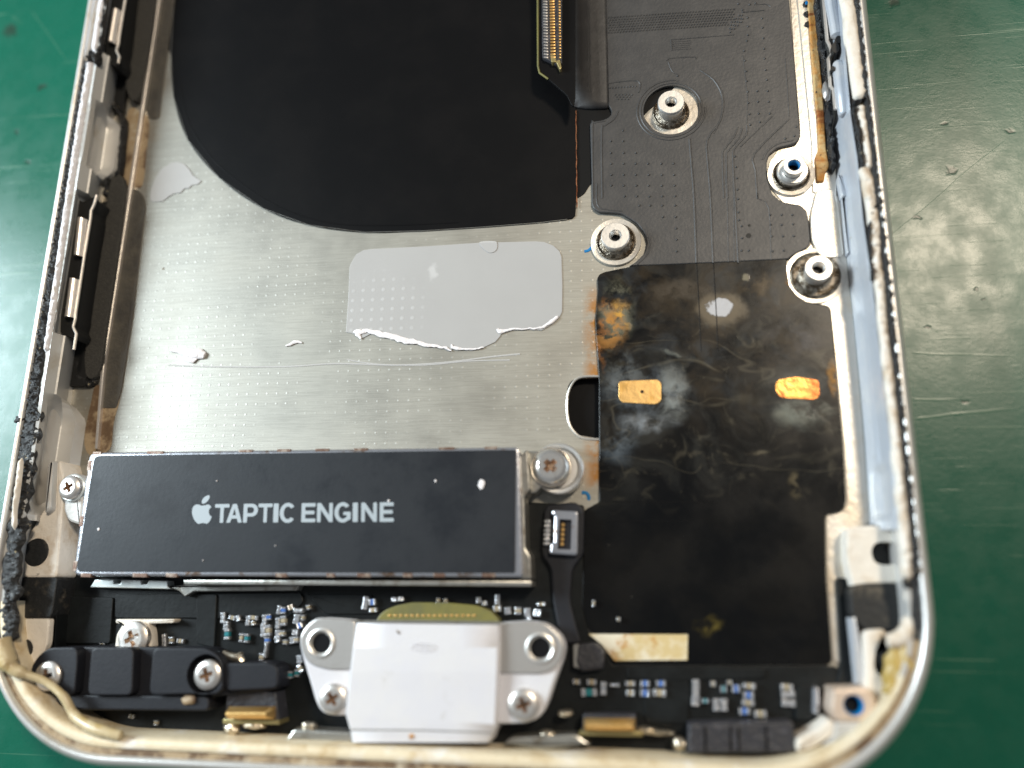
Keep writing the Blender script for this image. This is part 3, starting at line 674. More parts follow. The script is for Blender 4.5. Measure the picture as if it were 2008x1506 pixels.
bead('gasket_bead', [px2(1671, 204), px2(1684, 203), px2(1697, 196)], .02, -.06, .055, M_BEAD, PH, n=30, seed=26, amp=.5)
bead('gasket_bead', [px2(1724, 396), px2(1712, 412), px2(1706, 430), px2(1703, 470), px2(1711, 556)], .011, -.06, .05, M_BEAD, PH, n=60, seed=27, amp=.6)
# rust and black crumbs between flange and right wall
rc = PL([(1572, -160), (1586, -160), (1598, 0), (1606, 100), (1612, 160), (1617, 225), (1620, 290), (1627, 325), (1618, 340), (1617, 355), (1602, 355), (1599, 306), (1606, 292), (1603, 230), (1596, 160), (1590, 90), (1584, 0)], -.40)
prism('rust_strip', rnd(rc, .02, 3), ZF, -.40, M_RUST, PH, bev=.01, label='orange rust along the right flange')
bead('black_residue', PL([(1592, -160), (1602, 0), (1611, 80), (1622, 150), (1626, 190), (1627, 250), (1632, 290), (1634, 335)], -.37), .032, ZF + .02, .085, M_BEAD, PH, n=160, seed=30, amp=.5, freq=14)
for i, (x, y) in enumerate(((1582, 8), (1583, 28), (1585, 48))): blob('rust_spot', P(x, y, ZF + .025), .03, .03, .012, M_BEAD, PH, seed=i)
blob('blue_spot', P(1583, 6, ZF + .035), .018, .02, .01, M_BLUE, PH)
blob('solder_tear', P(1621, 180, -.33), .035, .09, .04, M_NICKEL, PH, amp=.2)

# lower right corner
prism('corner_block', rnd(PL([(1659, 1036, .03), (1700, 1030, .05), (1762, 1030, .04), (1772, 1142), (1672, 1152), (1660, 1100)], -.28), .02), ZF, -.28, M_CREAM, PH, bev=.02, holes=[[(q.x, q.y) for q in (P(x, y, -.28) for x, y in cat([(1709, 1082), (1716, 1066), (1736, 1062), (1756, 1066), (1761, 1085), (1756, 1104), (1736, 1108), (1716, 1102)], 4))]], hz=-.42)
prism('corner_hole', circ(P(1736, 1085, -.40).x, P(1736, 1085, -.40).y, .22, 20), ZF, -.38, M_PAD, PH, bev=0)
prism('corner_pad', rnd(PL([(1664, 1150), (1690, 1142), (1752, 1142), (1772, 1150), (1776, 1240), (1700, 1238), (1668, 1212)], -.27), .05), ZF, -.27, M_PAD, PH, bev=.02)
prism('corner_block', rnd(PL([(1692, 1236), (1738, 1232), (1742, 1262), (1726, 1275), (1722, 1310), (1740, 1326), (1770, 1324), (1800, 1330), (1790, 1380), (1740, 1420), (1690, 1380), (1696, 1320)], -.22), .05), ZF, -.22, M_CREAM, PH, bev=.03)
prism('corner_hole', cat(PL([(1724, 1285), (1740, 1276), (1762, 1290), (1768, 1312), (1752, 1328), (1732, 1318)], -.21), 4), -.3, -.21, M_PAD, PH, bev=.01)
tube('white_hook', [P(x, y, -.10) for x, y in ((1740, 1256), (1756, 1256), (1774, 1246), (1784, 1230), (1785, 1214), (1784, 1206))], [.045, .055, .06, .06, .055, .02], M_CREAM, PH, n=12)
tube('white_hook', [P(x, y, -.10) for x, y in ((1787, 1150), (1788, 1160), (1787, 1175), (1784, 1188))], [.02, .05, .05, .02], M_CREAM, PH, n=10)
bead('gasket_bead', [px2(1770, 1142), px2(1800, 1140), px2(1802, 1200), px2(1800, 1260)], .05, -.07, .04, M_BEAD, PH, n=60, seed=33)
blob('yellow_glue', P(1770, 1322, -.13), .12, .16, .06, M_YGLUE, PH, amp=.4, seed=5)
blob('yellow_glue', P(1781, 1290, -.10), .06, .12, .05, M_YGLUE, PH, amp=.4, seed=8)
blob('yellow_glue', P(1758, 1350, -.10), .08, .07, .04, M_YGLUE, PH, amp=.4, seed=11)
hb = P(1674, 1383, -.15); rb = .068
prism('corner_boss', rnd(PL([(1632, 1350, .02), (1700, 1346), (1722, 1372), (1716, 1408), (1690, 1418), (1640, 1416), (1626, 1395)], -.15), .05), ZF, -.15, M_PEACH, PH, bev=.03, holes=[circ(hb.x, hb.y, rb, 24)], hz=-.34)
lathe('boss_thread', hb, [(.067, -.155), (.060, -.17), (.052, -.19), (.052, -.3)], M_BLUE, PH, n=24, cap=False)
prism('boss_bottom', circ(hb.x, hb.y, .1, 20), -.36, -.24, M_HOLE, PH, bev=0)
prism('corner_bar', rnd(PL([(1562, 1450), (1600, 1432), (1625, 1408), (1640, 1418), (1636, 1444), (1590, 1470), (1562, 1476)], -.15), .03), ZF, -.15, M_CREAM, PH, bev=.025)
prism('corner_web', rnd(PL([(1636, 1416), (1700, 1416), (1720, 1400), (1716, 1430), (1660, 1466), (1600, 1478), (1634, 1444)], -.14), .03), ZF, -.14, M_WALL, PH, bev=.02)
prism('side_gasket', rnd(PL([(1640, 1133, .03), (1662, 1133, .03), (1676, 1330, .04), (1664, 1346, .04), (1640, 1340, .02), (1650, 1300)], ZF + .05), .01), ZF, ZF + .05, M_MOUNT, PH, bev=.012)
prism('side_rib', PL([(1668, 1212), (1678, 1210), (1700, 1326), (1690, 1340), (1682, 1342)], -.26), ZF, -.26, M_WALLR, PH, bev=.01)

# standoffs
def standoff(px_, py_, zt, r_, rh, rf, zf, hole, flange=None, collar=False):
    c = P(px_, py_, zt); zf = zf
    prof = [(rf * .98, zf), (rf, zf + .006), (rf * .93, zf + .012), (rf * .9, zf + .002)]
    o = lathe('standoff', c, [(r_ * .92, zf + .01), (r_ * .90, zt - .06), (r_ * .92, zt - .05), (r_, zt - .043), (r_, zt - .008), (r_ * .95, zt), (rh * 1.12, zt), (rh, zt - .012), (rh, zt - .09)], M_STEEL, PH, n=40, cap=False, angle=35)
    V, F = lathe_geo(c, [(rf * 1.04, zf - .012), (rf * 1.0, zf + .004), (rf * .95, zf + .012), (rf * .88, zf - .004), (r_ * 1.25, zf - .006), (r_ * 1.0, zf + .02), (r_ * .90, zf + .03)], 48, False)
    mk('standoff_base', V, F, M_NECK, o, angle=60)
    if collar: lathe('standoff_collar', c, [(r_ * 1.15, zf + .02), (r_ * 1.42, zf + .03), (r_ * 1.45, zf + .055), (r_ * 1.35, zf + .07), (r_ * .95, zf + .072)], M_STEEL, o, n=40, cap=False)
    geos = []
    for k in range(4):
        geos.append(lathe_geo(c, [(rh * .99, zt - .012 - .018 * k), (rh * .86, zt - .021 - .018 * k), (rh * .99, zt - .03 - .018 * k)], 24, False))
    V, F = join(geos); mk('thread', V, F, M_BLUE if hole == 'blue' else M_STEEL, o)
    prism('thread_bottom', circ(c.x, c.y, rh, 20), zt - .3, zt - .085, M_HOLE, o, bev=0)
    if flange: lathe('flange_ring', c, [(flange, ZF), (flange, zf - .004), (flange * .985, zf), (rf, zf - .004)], M_STRIP, o, n=48, cap=False)
    return o
standoff(1316, 199.5, -.27, .112, .046, .155, -.43, 'plain')
standoff(1206.5, 461.5, -.30, .118, .047, .165, -.425, 'plain', .212)
standoff(1557.5, 323.5, -.27, .085, .048, .150, -.42, 'blue', .19, True)
standoff(1606, 525, -.27, .103, .050, .195, -.43, 'plain', .235)
prism('lit_plate_patch', rnd(PL([(1327, 167), (1352, 174), (1370, 196), (1375, 222), (1364, 247), (1340, 263), (1312, 268), (1284, 259), (1262, 231)], ZF + .008), .03, 4), ZF - .01, ZF + .008, M_STRIP, PH, bev=.004)  # plate inside the ribbon hole, its lit brightness put into a paler sheet
# ink marks on the plate
def mark(pts, r_, z=ZF + .002):
    tube('ink_mark', [P(x, y, z) for x, y in cat(pts, 4, False)], r_, M_BLUE, PH, n=6, flat=.3)
mark([(1146, 493), (1154, 491), (1161, 484)], .012); mark([(1141, 966), (1150, 967), (1155, 975), (1153, 980)], .013)
prism('plate_nick', circ(P(320, 527, ZF).x, P(320, 527, ZF).y, .011, 10), ZF - .01, ZF + .004, M_NECK, PH, bev=.002)
# glue thread smear on the plate
tube('glue_smear', [P(x, y, ZF + .002) for x, y in cat([(330, 716), (420, 719), (560, 719), (660, 713), (780, 716), (880, 710), (960, 700), (1020, 694)], 5, False)], .007, M_FROST, PH, n=6, flat=.4)
tube('glue_smear', [P(x, y, ZF + .002) for x, y in cat([(680, 705), (740, 714), (830, 716), (920, 708), (1000, 706)], 5, False)], .005, M_FROST, PH, n=6, flat=.4)

# ================================================================ MAIN FLEX CABLE
ZX = -.415
FX = root('flex_cable', 'wide charcoal ribbon circuit on the right of the plate, its lower half stained by water', 'flex cable', P(1380, 500, ZF))
outl = [(1188, -160), (1187.5, 0), (1193, 207), (1199, 216), (1198, 226), (1190, 232), (1178, 236), (1160, 238), (1157, 243), (1161, 388), (1160, 399), (1164, 409), (1175, 416), (1200, 417), (1219.5, 419.6), (1249, 437.6), (1264, 457), (1269, 476), (1263, 497), (1246, 514), (1232, 522), (1300, 519), (1400, 515), (1545, 508), (1560.6, 496.5), (1578.7, 488.8), (1587.7, 481), (1589, 465.5), (1585, 426.6), (1581, 411), (1568, 402), (1550, 400.7), (1529.5, 393), (1514, 380), (1504, 347), (1503.6, 318.5), (1508.8, 303), (1524, 290), (1552.8, 283.6), (1565.7, 277), (1569.6, 266.7), (1565.7, 220), (1556.7, 103.6), (1547.6, 0), (1534, -160)]
hc = P(1316, 215, ZX)
hole = circ(hc.x, hc.y, .238, 48)
prism('ribbon', rnd(PL(outl, ZX), .02, 3), ZF + .006, ZX, M_FLEX, FX, bev=.008, holes=[hole])
flm = [(1172, 569), (1171, 545), (1176, 537), (1187, 532.5), (1234, 523), (1300, 510), (1543, 503), (1543, 530), (1548, 560), (1563, 579), (1583, 592), (1607, 597), (1624, 601), (1630, 613), (1641, 736), (1653, 867), (1659, 978), (1655, 999), (1645, 1004), (1622, 1007), (1618.5, 1017), (1620, 1133), (1632, 1296), (1626, 1304), (1200, 1304), (1184, 1262), (1150, 1230), (1141, 1190), (1146, 1000), (1175, 984), (1174.5, 748), (1167, 629)]
prism('stained_cover', rnd(PL(flm, -.422), .015, 3), ZF - .002, -.422, M_FILM, FX, bev=.006, label='dark cover film with orange and milky water stains')
# embossed traces
def line3(pts, z=ZX + .001): return [P(x, y, z) for x, y in pts]
q1 = lambda l: [(1000 + x * .25896, y * .25896) for x, y in l]
q2 = lambda l: [(1400 + x * .25896, y * .25896) for x, y in l]
q3 = lambda l: [(1100 + x * .2988, 330 + y * .2988) for x, y in l]
TR = [(q1([(1440, 530), (1540, 600), (1600, 700), (1612, 800), (1590, 920), (1495, 1060)]) + q1([(1500, 1250), (1520, 1500)]) + q3([(1000, 620)]), .008),
      (q1([(1360, 1050), (1380, 1300), (1395, 1500)]) + q3([(890, 620)]), .009),
      (q1([(1220, 300), (1700, 262)]), .006), (q1([(1225, 380), (1220, 300)]), .006), (q1([(740, 630), (970, 610), (975, 700)]), .007),
      (q1([(1190, 460), (1220, 440), (1400, 430), (1405, 445)]), .006), (q1([(1200, 470), (1230, 540), (1270, 560)]), .005),
      (q1([(1770, 90), (1930, 75)]), .008), (q1([(1850, 35), (1940, 30), (1975, 50)]), .006),
      (q1([(700, 1500), (695, 1000), (720, 950), (790, 900), (820, 840)]), .008), (q1([(630, 1500), (625, 960), (640, 930), (720, 915)]), .007),
      (q2([(440, 880), (200, 1110)]), .006), (q2([(570, 900), (310, 1160), (315, 1290), (330, 1500)]) + q3([(1290, 160)]), .007),
      (q2([(180, 960), (150, 1040), (80, 1130), (65, 1190), (75, 1500)]), .006), (q2([(215, 970), (185, 1050), (110, 1140), (95, 1200), (105, 1500)]), .006), (q2([(250, 950), (245, 1020), (160, 1120), (145, 1190), (160, 1500)]) + q3([(1165, 620)]), .007),
      (q2([(600, 1060), (480, 1090), (400, 1150), (370, 1210)]), .007), (q2([(60, 680), (75, 780), (60, 880), (0, 1010)]), .005),
      (q3([(1080, 40), (1095, 300), (1100, 615)]), .004), (q3([(1130, 40), (1135, 300), (1140, 615)]), .004), (q3([(1290, 200), (1365, 260), (1380, 600)]), .004),
      (q3([(560, 440), (585, 480), (570, 560), (500, 630)]), .006), (q3([(400, 280), (300, 270), (240, 240), (235, 100)]), .006),
      (q2([(220, 420), (240, 600), (255, 760), (250, 930)]), .004), (q2([(540, 440), (560, 700), (570, 880)]), .004)]
geos = [tube_geo(line3(cat(l, 3, False) if len(l) > 2 else l), r_, 6, .5) for l, r_ in TR]
for k in (1.10, 1.22): geos.append(tube_geo([Vector((hc.x + .238 * k * math.cos(a), hc.y + .238 * k * math.sin(a), ZX + .001)) for a in [2 * math.pi * i / 48 for i in range(10 if k > 1.15 else 0, 49)]], .008, 6, .5))
for i in range(5): geos.append(tube_geo(line3(q1([(1230, 318 + i * 15), (1370, 308 + i * 15)])), .004, 6, .5))
V, F = join(geos); mk('embossed_trace', V, F, M_FLEX, FX, kind='stuff')
# embossed vias
BP = []
for yy_, xs in ((256, (1222,)), (277, (1198, 1222)), (300, (1198, 1223, 1247)), (321, (1199, 1223, 1247, 1271, 1297, 1321)), (343, (1199, 1223, 1247, 1272, 1298, 1322)), (364, (1199, 1223, 1248, 1272, 1298, 1323)), (385, (1225, 1249, 1274, 1299, 1324)), (403, (1254, 1275, 1299, 1324)), (425.6, (1300, 1325)), (448, (1326,)), (470, (1327,)), (493, (1327,))):
    BP += [(x, yy_) for x in xs]
BP += q2([(230, 385), (235, 460), (245, 540), (250, 615), (258, 695), (262, 780), (270, 865), (275, 945), (380, 370), (385, 445), (392, 530), (402, 605), (408, 690), (415, 770), (425, 860), (330, 690), (335, 770), (340, 860), (350, 925), (255, 135), (260, 200), (258, 265), (250, 310), (365, 140), (368, 210), (375, 290), (160, 1185), (168, 1265), (175, 1350), (180, 1435), (625, 960), (610, 1030), (540, 1050)])
BP += [(1400 + x * .25896, 380 + y * .25896) for x, y in [(425, 160), (515, 160), (595, 160), (430, 235), (515, 235), (600, 230), (440, 322), (525, 322), (605, 320), (445, 435), (530, 430), (210, 245), (215, 335), (185, 40), (185, 140), (190, 200), (210, 430), (265, 430)]]
BP += q1([(1730, 30), (1815, 35), (1860, 25), (1760, 75), (1270, 575)])
geos = [dome_geo(*P(x, y, ZX)[:2], ZX - .001, .011, .010) for x, y in BP]
for r_ in range(7):
    for k in range(44 - (r_ % 2)):
        x = 748 + k * 22 + (r_ % 2) * 11; y = 135 - (k * 22) * .068 + r_ * 19 + (.0)
        if r_ > 4 and x > 1650: continue
        p_ = q1([(x, y)])[0]; q = P(p_[0], p_[1], ZX); geos.append(dome_geo(q.x, q.y, ZX - .001, .0075, .009, 6, 1.5, .9))
for r_ in range(5):
    for k in range(4):
        p_ = q1([(1665 + k * 28 + r_ * 4, 215 - k * 25 - r_ * 12 + (r_ % 2) * 40)])[0]; q = P(p_[0], p_[1], ZX); geos.append(dome_geo(q.x, q.y, ZX - .001, .010, .010, 8))
for k in range(10):
    p_ = q1([(755 + k * 22, 668 - k * 1.5)])[0]; q = P(p_[0], p_[1], ZX); geos.append(dome_geo(q.x, q.y, ZX - .001, .009, .008, 6))
for r_ in range(3):
    for k in range(6 - r_):
        p_ = q1([(800 + k * 25 + r_ * 10, 718 + r_ * 17)])[0]; q = P(p_[0], p_[1], ZX); geos.append(dome_geo(q.x, q.y, ZX - .001, .008, .008, 6))
V, F = join(geos); mk('via_bump', V, F, M_FLEX, FX, kind='stuff')
for (x, y, r_) in ((1468, 462, .022), (1469, 442, .012), (1440, 460, .008)):
    q = P(x, y, ZX + .001); prism('ribbon_speck', circ(q.x, q.y, r_, 12), ZX - .004, ZX + .001, M_SHADE_SPECK, FX, bev=0)
# fold that rises to the battery connector
rowsF = []
fold = [(1189, 1193, ZX - .002), (1187.5, 1191.5, ZX + .008), (1180, 1188, ZX + .012), (1166, 1178, ZX + .016), (1152, 1162, ZX + .018), (1142, 1148, ZX + .013), (1132, 1136, ZX + .000), (1125, 1128, ZX - .015), (1121, 1122, ZX - .03)]
for xt, xb, z in fold:
    a, b_, c_ = P(xt - 4, -160, z), P(xb - (0 if z < ZX + .03 else 0), 196, z), P(xb, 209, z)
    pts = [a, a.lerp(b_, .5), b_]
    e = b_ + (c_ - b_) * .7; pts.append(e + Vector((0, 0, -.006))); pts.append(Vector((c_.x, c_.y, max(z - .03, ZF + .02)))); pts.append(Vector((c_.x, c_.y, ZF + .012)))
    rowsF.append(pts)
loft('ribbon_fold', rowsF, M_FOLD, FX, angle=60)
for x in (1153, 1157): tube('fold_line', [P(x - 2, -160, ZX + .019), P(x - .5, 0, ZX + .019), P(x + 2, 180, ZX + .019)], .0035, M_FLEX, FX, n=6)
# stiffener and board connector
zc = -.20
stf = PL([(1044, -160), (1055, 0), (1055, 130), (1059, 143), (1075, 155), (1111, 186), (1119, 203), (1124, 209), (1128, 190), (1128, -160)], zc - .05)
prism('stiffener', rnd(stf, .02, 3), zc - .075, zc - .05, M_GRAPH, FX, bev=.004)
tube('stiffener_edge', [P(x, y, zc - .05) for x, y in ((1044, -160), (1054.5, 0), (1055, 130), (1058, 143), (1075, 155))], .009, M_OLIVE, FX, n=8)
bc = prism('board_connector', rnd(PL([(1056, -160), (1099, -160), (1102, 0), (1102, 124, .01), (1091, 126), (1063, 112), (1062, 0)], zc - .012), .01), zc - .05, zc - .012, M_CHIP, FX, bev=.006)
def contact_mesh(hx, hy, hz):
    V, F = prism_geo([(-hx, -hy), (hx, -hy), (hx, hy), (-hx, hy)], 0, hz, hz * .4); return V, F
def copies(name, V, F, mat_, parent, spots, rz=0.0):
    first = None; L = ROOTLOC[parent]
    for (x, y, z) in spots:
        if first is None:
            me = bpy.data.meshes.new(name); me.from_pydata(V, [], F); me.materials.append(mat_)
            bm = bmesh.new(); bm.from_mesh(me); bmesh.ops.recalc_face_normals(bm, faces=bm.faces); bm.to_mesh(me); bm.free()
            me.shade_smooth(); me.set_sharp_from_angle(angle=R(40))
            o = bpy.data.objects.new(name, me); first = o
        else: o = first.copy()
        COL.objects.link(o); o.parent = parent; o.location = Vector((x, y, z)) - L; o.rotation_euler = (0, 0, rz)
NP = 30
for xs0, xs1, hx, hy, m_, dz in ((1068, 1070.5, .020, .0075, M_NICKEL, 0), (1081, 1084.5, .022, .009, M_GOLD, .002), (1096, 1098, .009, .0085, M_GOLD, 0)):
    sp_ = []
    for k in range(NP):
        y = 112 - k * 6.0 * (1 - .002 * k); t = (y + 60) / 172
        q = P(xs0 + (xs1 - xs0) * t, y, zc); sp_.append((q.x, q.y, zc - .013 + dz))
    V, F = contact_mesh(hx, hy, .014); copies('contact', V, F, m_, bc, sp_, -.25 if hx == .020 else 0)
prism('connector_nose', rnd(PL([(1079, 108), (1089, 108), (1090, 122), (1081, 122)], zc), .01), zc - .05, zc + .001, M_BRASS, bc, bev=.005)
prism('connector_nose', rnd(PL([(1089, 119), (1098, 116), (1101, 132), (1098, 137)], zc - .005), .01), zc - .05, zc - .005, M_BRASS, bc, bev=.005)
# contact pads in the film
for i, (poly, m_) in enumerate((([(1213, 747, .03), (1290, 744, .06), (1297, 752, .04), (1297, 786, .05), (1286, 793, .04), (1218, 789, .03), (1213, 778)], M_GOLD), ([(1522, 745, .04), (1560, 738, .03), (1606, 745, .03), (1608, 776, .03), (1598, 784, .03), (1530, 780, .03), (1520, 765)], M_TARN))):
    prism('contact_pad', rnd(PL(poly, -.418), .02), -.43, -.418, m_, FX, bev=.003, label=('clean gold pad with a dark pit', 'tarnished gold pad with red brown edges')[i])
q = P(1259, 768, -.416); prism('pad_pit', circ(q.x, q.y, .014, 9), -.424, -.4165, M_HOLE, FX, bev=0)
# creases where traces pass under the film
geos = [tube_geo([P(x, y, -.4217) for x, y in l], .0035, 6, .3) for l in (((1366, 515), (1371, 600), (1375, 690)), ((1399, 513), (1405, 620), (1408, 690)), ((1180, 1022), (1350, 1022)), ((1200, 984), (1400, 984)))]
V, F = join(geos); mk('film_crease', V, F, M_GRAPH, FX, kind='stuff')

# yellow label below the film
yl = prism('paper_label', PL([(1153.6, 1243), (1349, 1244), (1348, 1294.7), (1205, 1296), (1179.5, 1263.6)], -.415), -.43, -.415, M_YTAPE, bev=.003)
tag(yl, 'yellowed rust stained paper label at the lower edge of the stained film', 'label')

# ================================================================ CIRCUIT BOARD ALONG THE BOTTOM
ZBD = -.43
BD = root('circuit_board', 'black circuit board along the bottom edge carrying tiny blue, white and tan components', 'circuit board', P(850, 1300, ZF))
bo = [(125, 1040), (175, 1000), (1040, 985), (1146, 990), (1141, 1190), (1150, 1230), (1184, 1262), (1200, 1306), (1640, 1306), (1664, 1346), (1632, 1350), (1640, 1418), (1562, 1452), (1340, 1480), (400, 1452), (225, 1440), (130, 1400), (80, 1340), (96, 1290), (112, 1133)]
prism('board_base', rnd(PL(bo, ZBD), .03, 3), ZF - .002, ZBD, M_MOUNT, BD, bev=.005)
for poly, z in (([(225, 1165), (590, 1162), (595, 1180), (560, 1215), (360, 1212), (225, 1212)], ZBD + .02), ([(385, 1165), (425, 1165), (420, 1270), (385, 1262)], ZBD + .035), ([(1230, 1310), (1500, 1310), (1500, 1330), (1340, 1335), (1230, 1332)], ZBD + .02), ([(1260, 1335), (1350, 1330), (1350, 1420), (1265, 1420)], ZBD + .015), ([(1560, 1345), (1600, 1345), (1605, 1412), (1560, 1412)], ZBD + .05), ([(130, 1170), (222, 1172), (215, 1262), (125, 1262)], ZBD + .03), ([(600, 1165), (730, 1165), (730, 1205), (640, 1205)], ZBD + .012)):
    prism('stiffener_plate', rnd(PL(poly, z), .02, 3), ZF, z, M_MOUNT, BD, bev=.006)
def chip(x, y, w_, h_, kind='w', rot=0, z=ZBD, ht=.045):
    """a small two-ended component; w_, h_ in photo pixels"""
    k = 6.4 / 1612 * .97; W2, H2 = w_ * k / 2, h_ * k / 2
    c = P(x, y, z + ht); body = {'w': M_CAPW, 'b': M_CAPB, 't': M_CAPT, 'g': M_CAPG, 'k': M_CHIP}[kind]
    lng = W2 >= H2; e = .3
    V = []; F = []; mids = []
    def add(x0, x1, y0, y1, z1, mi):
        v, f = prism_geo([(x0, y0), (x1, y0), (x1, y1), (x0, y1)], 0, z1, .006); s = len(V); V.extend(v); F.extend([tuple(i + s for i in q_) for q_ in f]); mids.extend([mi] * len(f))
    if lng:
        add(-W2 * (1 - 2 * e) , W2 * (1 - 2 * e), -H2 * .94, H2 * .94, ht * .95, 0); add(-W2, -W2 * (1 - 2 * e) - .0005, -H2, H2, ht, 1); add(W2 * (1 - 2 * e) + .0005, W2, -H2, H2, ht, 1)
    else:
        add(-W2 * .94, W2 * .94, -H2 * (1 - 2 * e), H2 * (1 - 2 * e), ht * .95, 0); add(-W2, W2, -H2, -H2 * (1 - 2 * e) - .0005, ht, 1); add(-W2, W2, H2 * (1 - 2 * e) + .0005, H2, ht, 1)
    me = bpy.data.meshes.new('capacitor'); me.from_pydata(V, [], F); me.materials.append(body); me.materials.append(M_CAPW); me.polygons.foreach_set('material_index', mids)
    bm = bmesh.new(); bm.from_mesh(me); bmesh.ops.recalc_face_normals(bm, faces=bm.faces); bm.to_mesh(me); bm.free()
    o = bpy.data.objects.new('capacitor', me); COL.objects.link(o); o.parent = BD; o.location = Vector((c.x, c.y, z - .001)) - ROOTLOC[BD]; o.rotation_euler = (0, 0, R(rot)); ROOTLOC[o] = ROOTLOC[BD]
q5 = lambda x, y: (400 + x * .1195, 1160 + y * .1195)
for x, y, w_, h_, kd, r_ in ((300, 430, 10, 22, 'w', 4), (350, 560, 11, 18, 'w', 4), (365, 700, 11, 22, 'g', 4), (455, 430, 14, 9, 't', -10), (550, 440, 9, 12, 'w', 15), (710, 480, 9, 20, 'w', 0), (800, 430, 20, 9, 't', -5), (790, 520, 8, 9, 't', 20), (685, 770, 9, 18, 'g', 0), (600, 760, 8, 18, 't', 0),
        (980, 460, 9, 20, 'w', 5), (1050, 420, 10, 12, 'b', 5), (960, 640, 10, 26, 'w', 5), (1040, 640, 10, 22, 't', 5), (1020, 800, 10, 12, 'b', 5), (1000, 960, 6, 30, 'w', -4), (930, 1080, 10, 16, 't', 0), (1220, 300, 8, 18, 'w', -8), (1290, 310, 10, 14, 'b', 0), (1410, 260, 11, 11, 't', 20), (1200, 520, 9, 22, 'w', 4), (1290, 480, 11, 20, 't', 4), (1200, 720, 10, 22, 'w', 4), (1270, 690, 11, 12, 't', 4), (1190, 790, 9, 12, 'w', 20), (1320, 830, 9, 10, 't', 0),
        (1540, 310, 20, 9, 'w', 0), (1510, 450, 12, 20, 'w', -6), (1560, 560, 12, 12, 'b', 20), (1490, 670, 12, 12, 'w', 0), (1440, 800, 11, 14, 'w', 10), (1500, 790, 10, 12, 't', 0), (1700, 260, 8, 10, 't', 15), (1610, 430, 7, 12, 't', 0), (1560, 1110, 12, 16, 'w', 10), (1400, 1370, 10, 14, 'g', 0), (1510, 1340, 9, 14, 'g', 0), (1570, 1270, 9, 16, 't', 35)):
    X, Y = q5(x, y); chip(X, Y, w_, h_, kd, r_)
q7 = lambda x, y: (1050 + x * .25896, 1116 + y * .25896)
for x, y, w_, h_, kd in ((310, 855, 14, 9, 't'), (425, 858, 18, 10, 't'), (405, 935, 30, 14, 'g'), (515, 905, 11, 24, 'w'), (600, 880, 18, 6, 'w'), (720, 868, 18, 9, 't'), (830, 868, 17, 11, 'b'), (950, 868, 18, 11, 'b'), (720, 938, 16, 11, 't'), (830, 940, 18, 13, 'b'), (940, 938, 24, 13, 't'), (1215, 870, 13, 16, 'w'), (1215, 945, 13, 18, 'w'), (1210, 1005, 14, 16, 'w'), (1285, 1000, 14, 8, 'g'), (1370, 1030, 12, 22, 'w'), (1430, 1030, 12, 22, 'w'), (1425, 910, 12, 12, 'g'), (1520, 908, 15, 14, 'b'), (1620, 888, 22, 11, 't'), (1615, 958, 19, 13, 'b'), (1612, 1015, 22, 11, 't'), (1585, 1078, 20, 12, 'b'), (1705, 1098, 22, 12, 't'), (1905, 895, 22, 11, 't'), (1915, 950, 24, 11, 'w'), (1920, 1018, 24, 12, 'w'), (1345, 870, 10, 10, 't'), (1470, 860, 10, 8, 't'), (440, 258, 6, 12, 't'), (628, 380, 8, 8, 't')):
    X, Y = q7(x, y); chip(X, Y, w_, h_, kd, random.uniform(-4, 4))
q6 = lambda x, y: (700 + x * .25896, 1116 + y * .25896)
for x, y, w_, h_, kd in ((60, 255, 11, 26, 'w'), (112, 250, 14, 13, 'b'), (120, 310, 16, 9, 't'), (278, 230, 10, 9, 'w'), (330, 225, 12, 9, 'w'), (612, 235, 8, 10, 't'), (668, 240, 8, 10, 't'), (920, 235, 10, 12, 'w'), (965, 258, 9, 9, 't'), (1062, 230, 10, 20, 'w'), (1060, 300, 16, 12, 't'), (1140, 315, 13, 14, 'w'), (1218, 315, 13, 14, 't'), (1290, 325, 12, 16, 'w'), (1365, 330, 14, 14, 'w'), (1395, 265, 16, 7, 't'), (1300, 370, 9, 9, 'w')):
    X, Y = q6(x, y); chip(X, Y, w_, h_, kd, random.uniform(-8, 8))
q4 = lambda x, y: (x * .25896, 1116 + y * .25896)
for x, y, w_, h_, kd in ((1238, 540, 9, 26, 'w'), (1290, 540, 10, 14, 't'), (1360, 545, 16, 9, 't'), (770, 555, 12, 8, 't'), (655, 550, 8, 6, 'w'), (990, 1115, 12, 9, 't'), (1175, 1165, 9, 10, 't'), (715, 300, 10, 6, 't'), (610, 410, 9, 14, 't')):
    X, Y = q4(x, y); chip(X, Y, w_, h_, kd, random.uniform(-10, 10), ht=.03)
# olive board peeping out above the port
prism('olive_tongue', rnd(PL([(735, 1222), (743, 1206), (757, 1195), (778, 1187), (809, 1181), (881, 1182), (933, 1187), (959, 1196), (977, 1213), (980, 1224)], -.30), .03), ZBD, -.30, M_OLIVE, BD, bev=.01)
sp_ = []
for k in range(16): q = P(764 + k * 11, 1207, -.297); sp_.append((q.x, q.y, -.302))
V, F = contact_mesh(.012, .008, .008); copies('solder_pad', V, F, M_GOLD, BD, sp_)
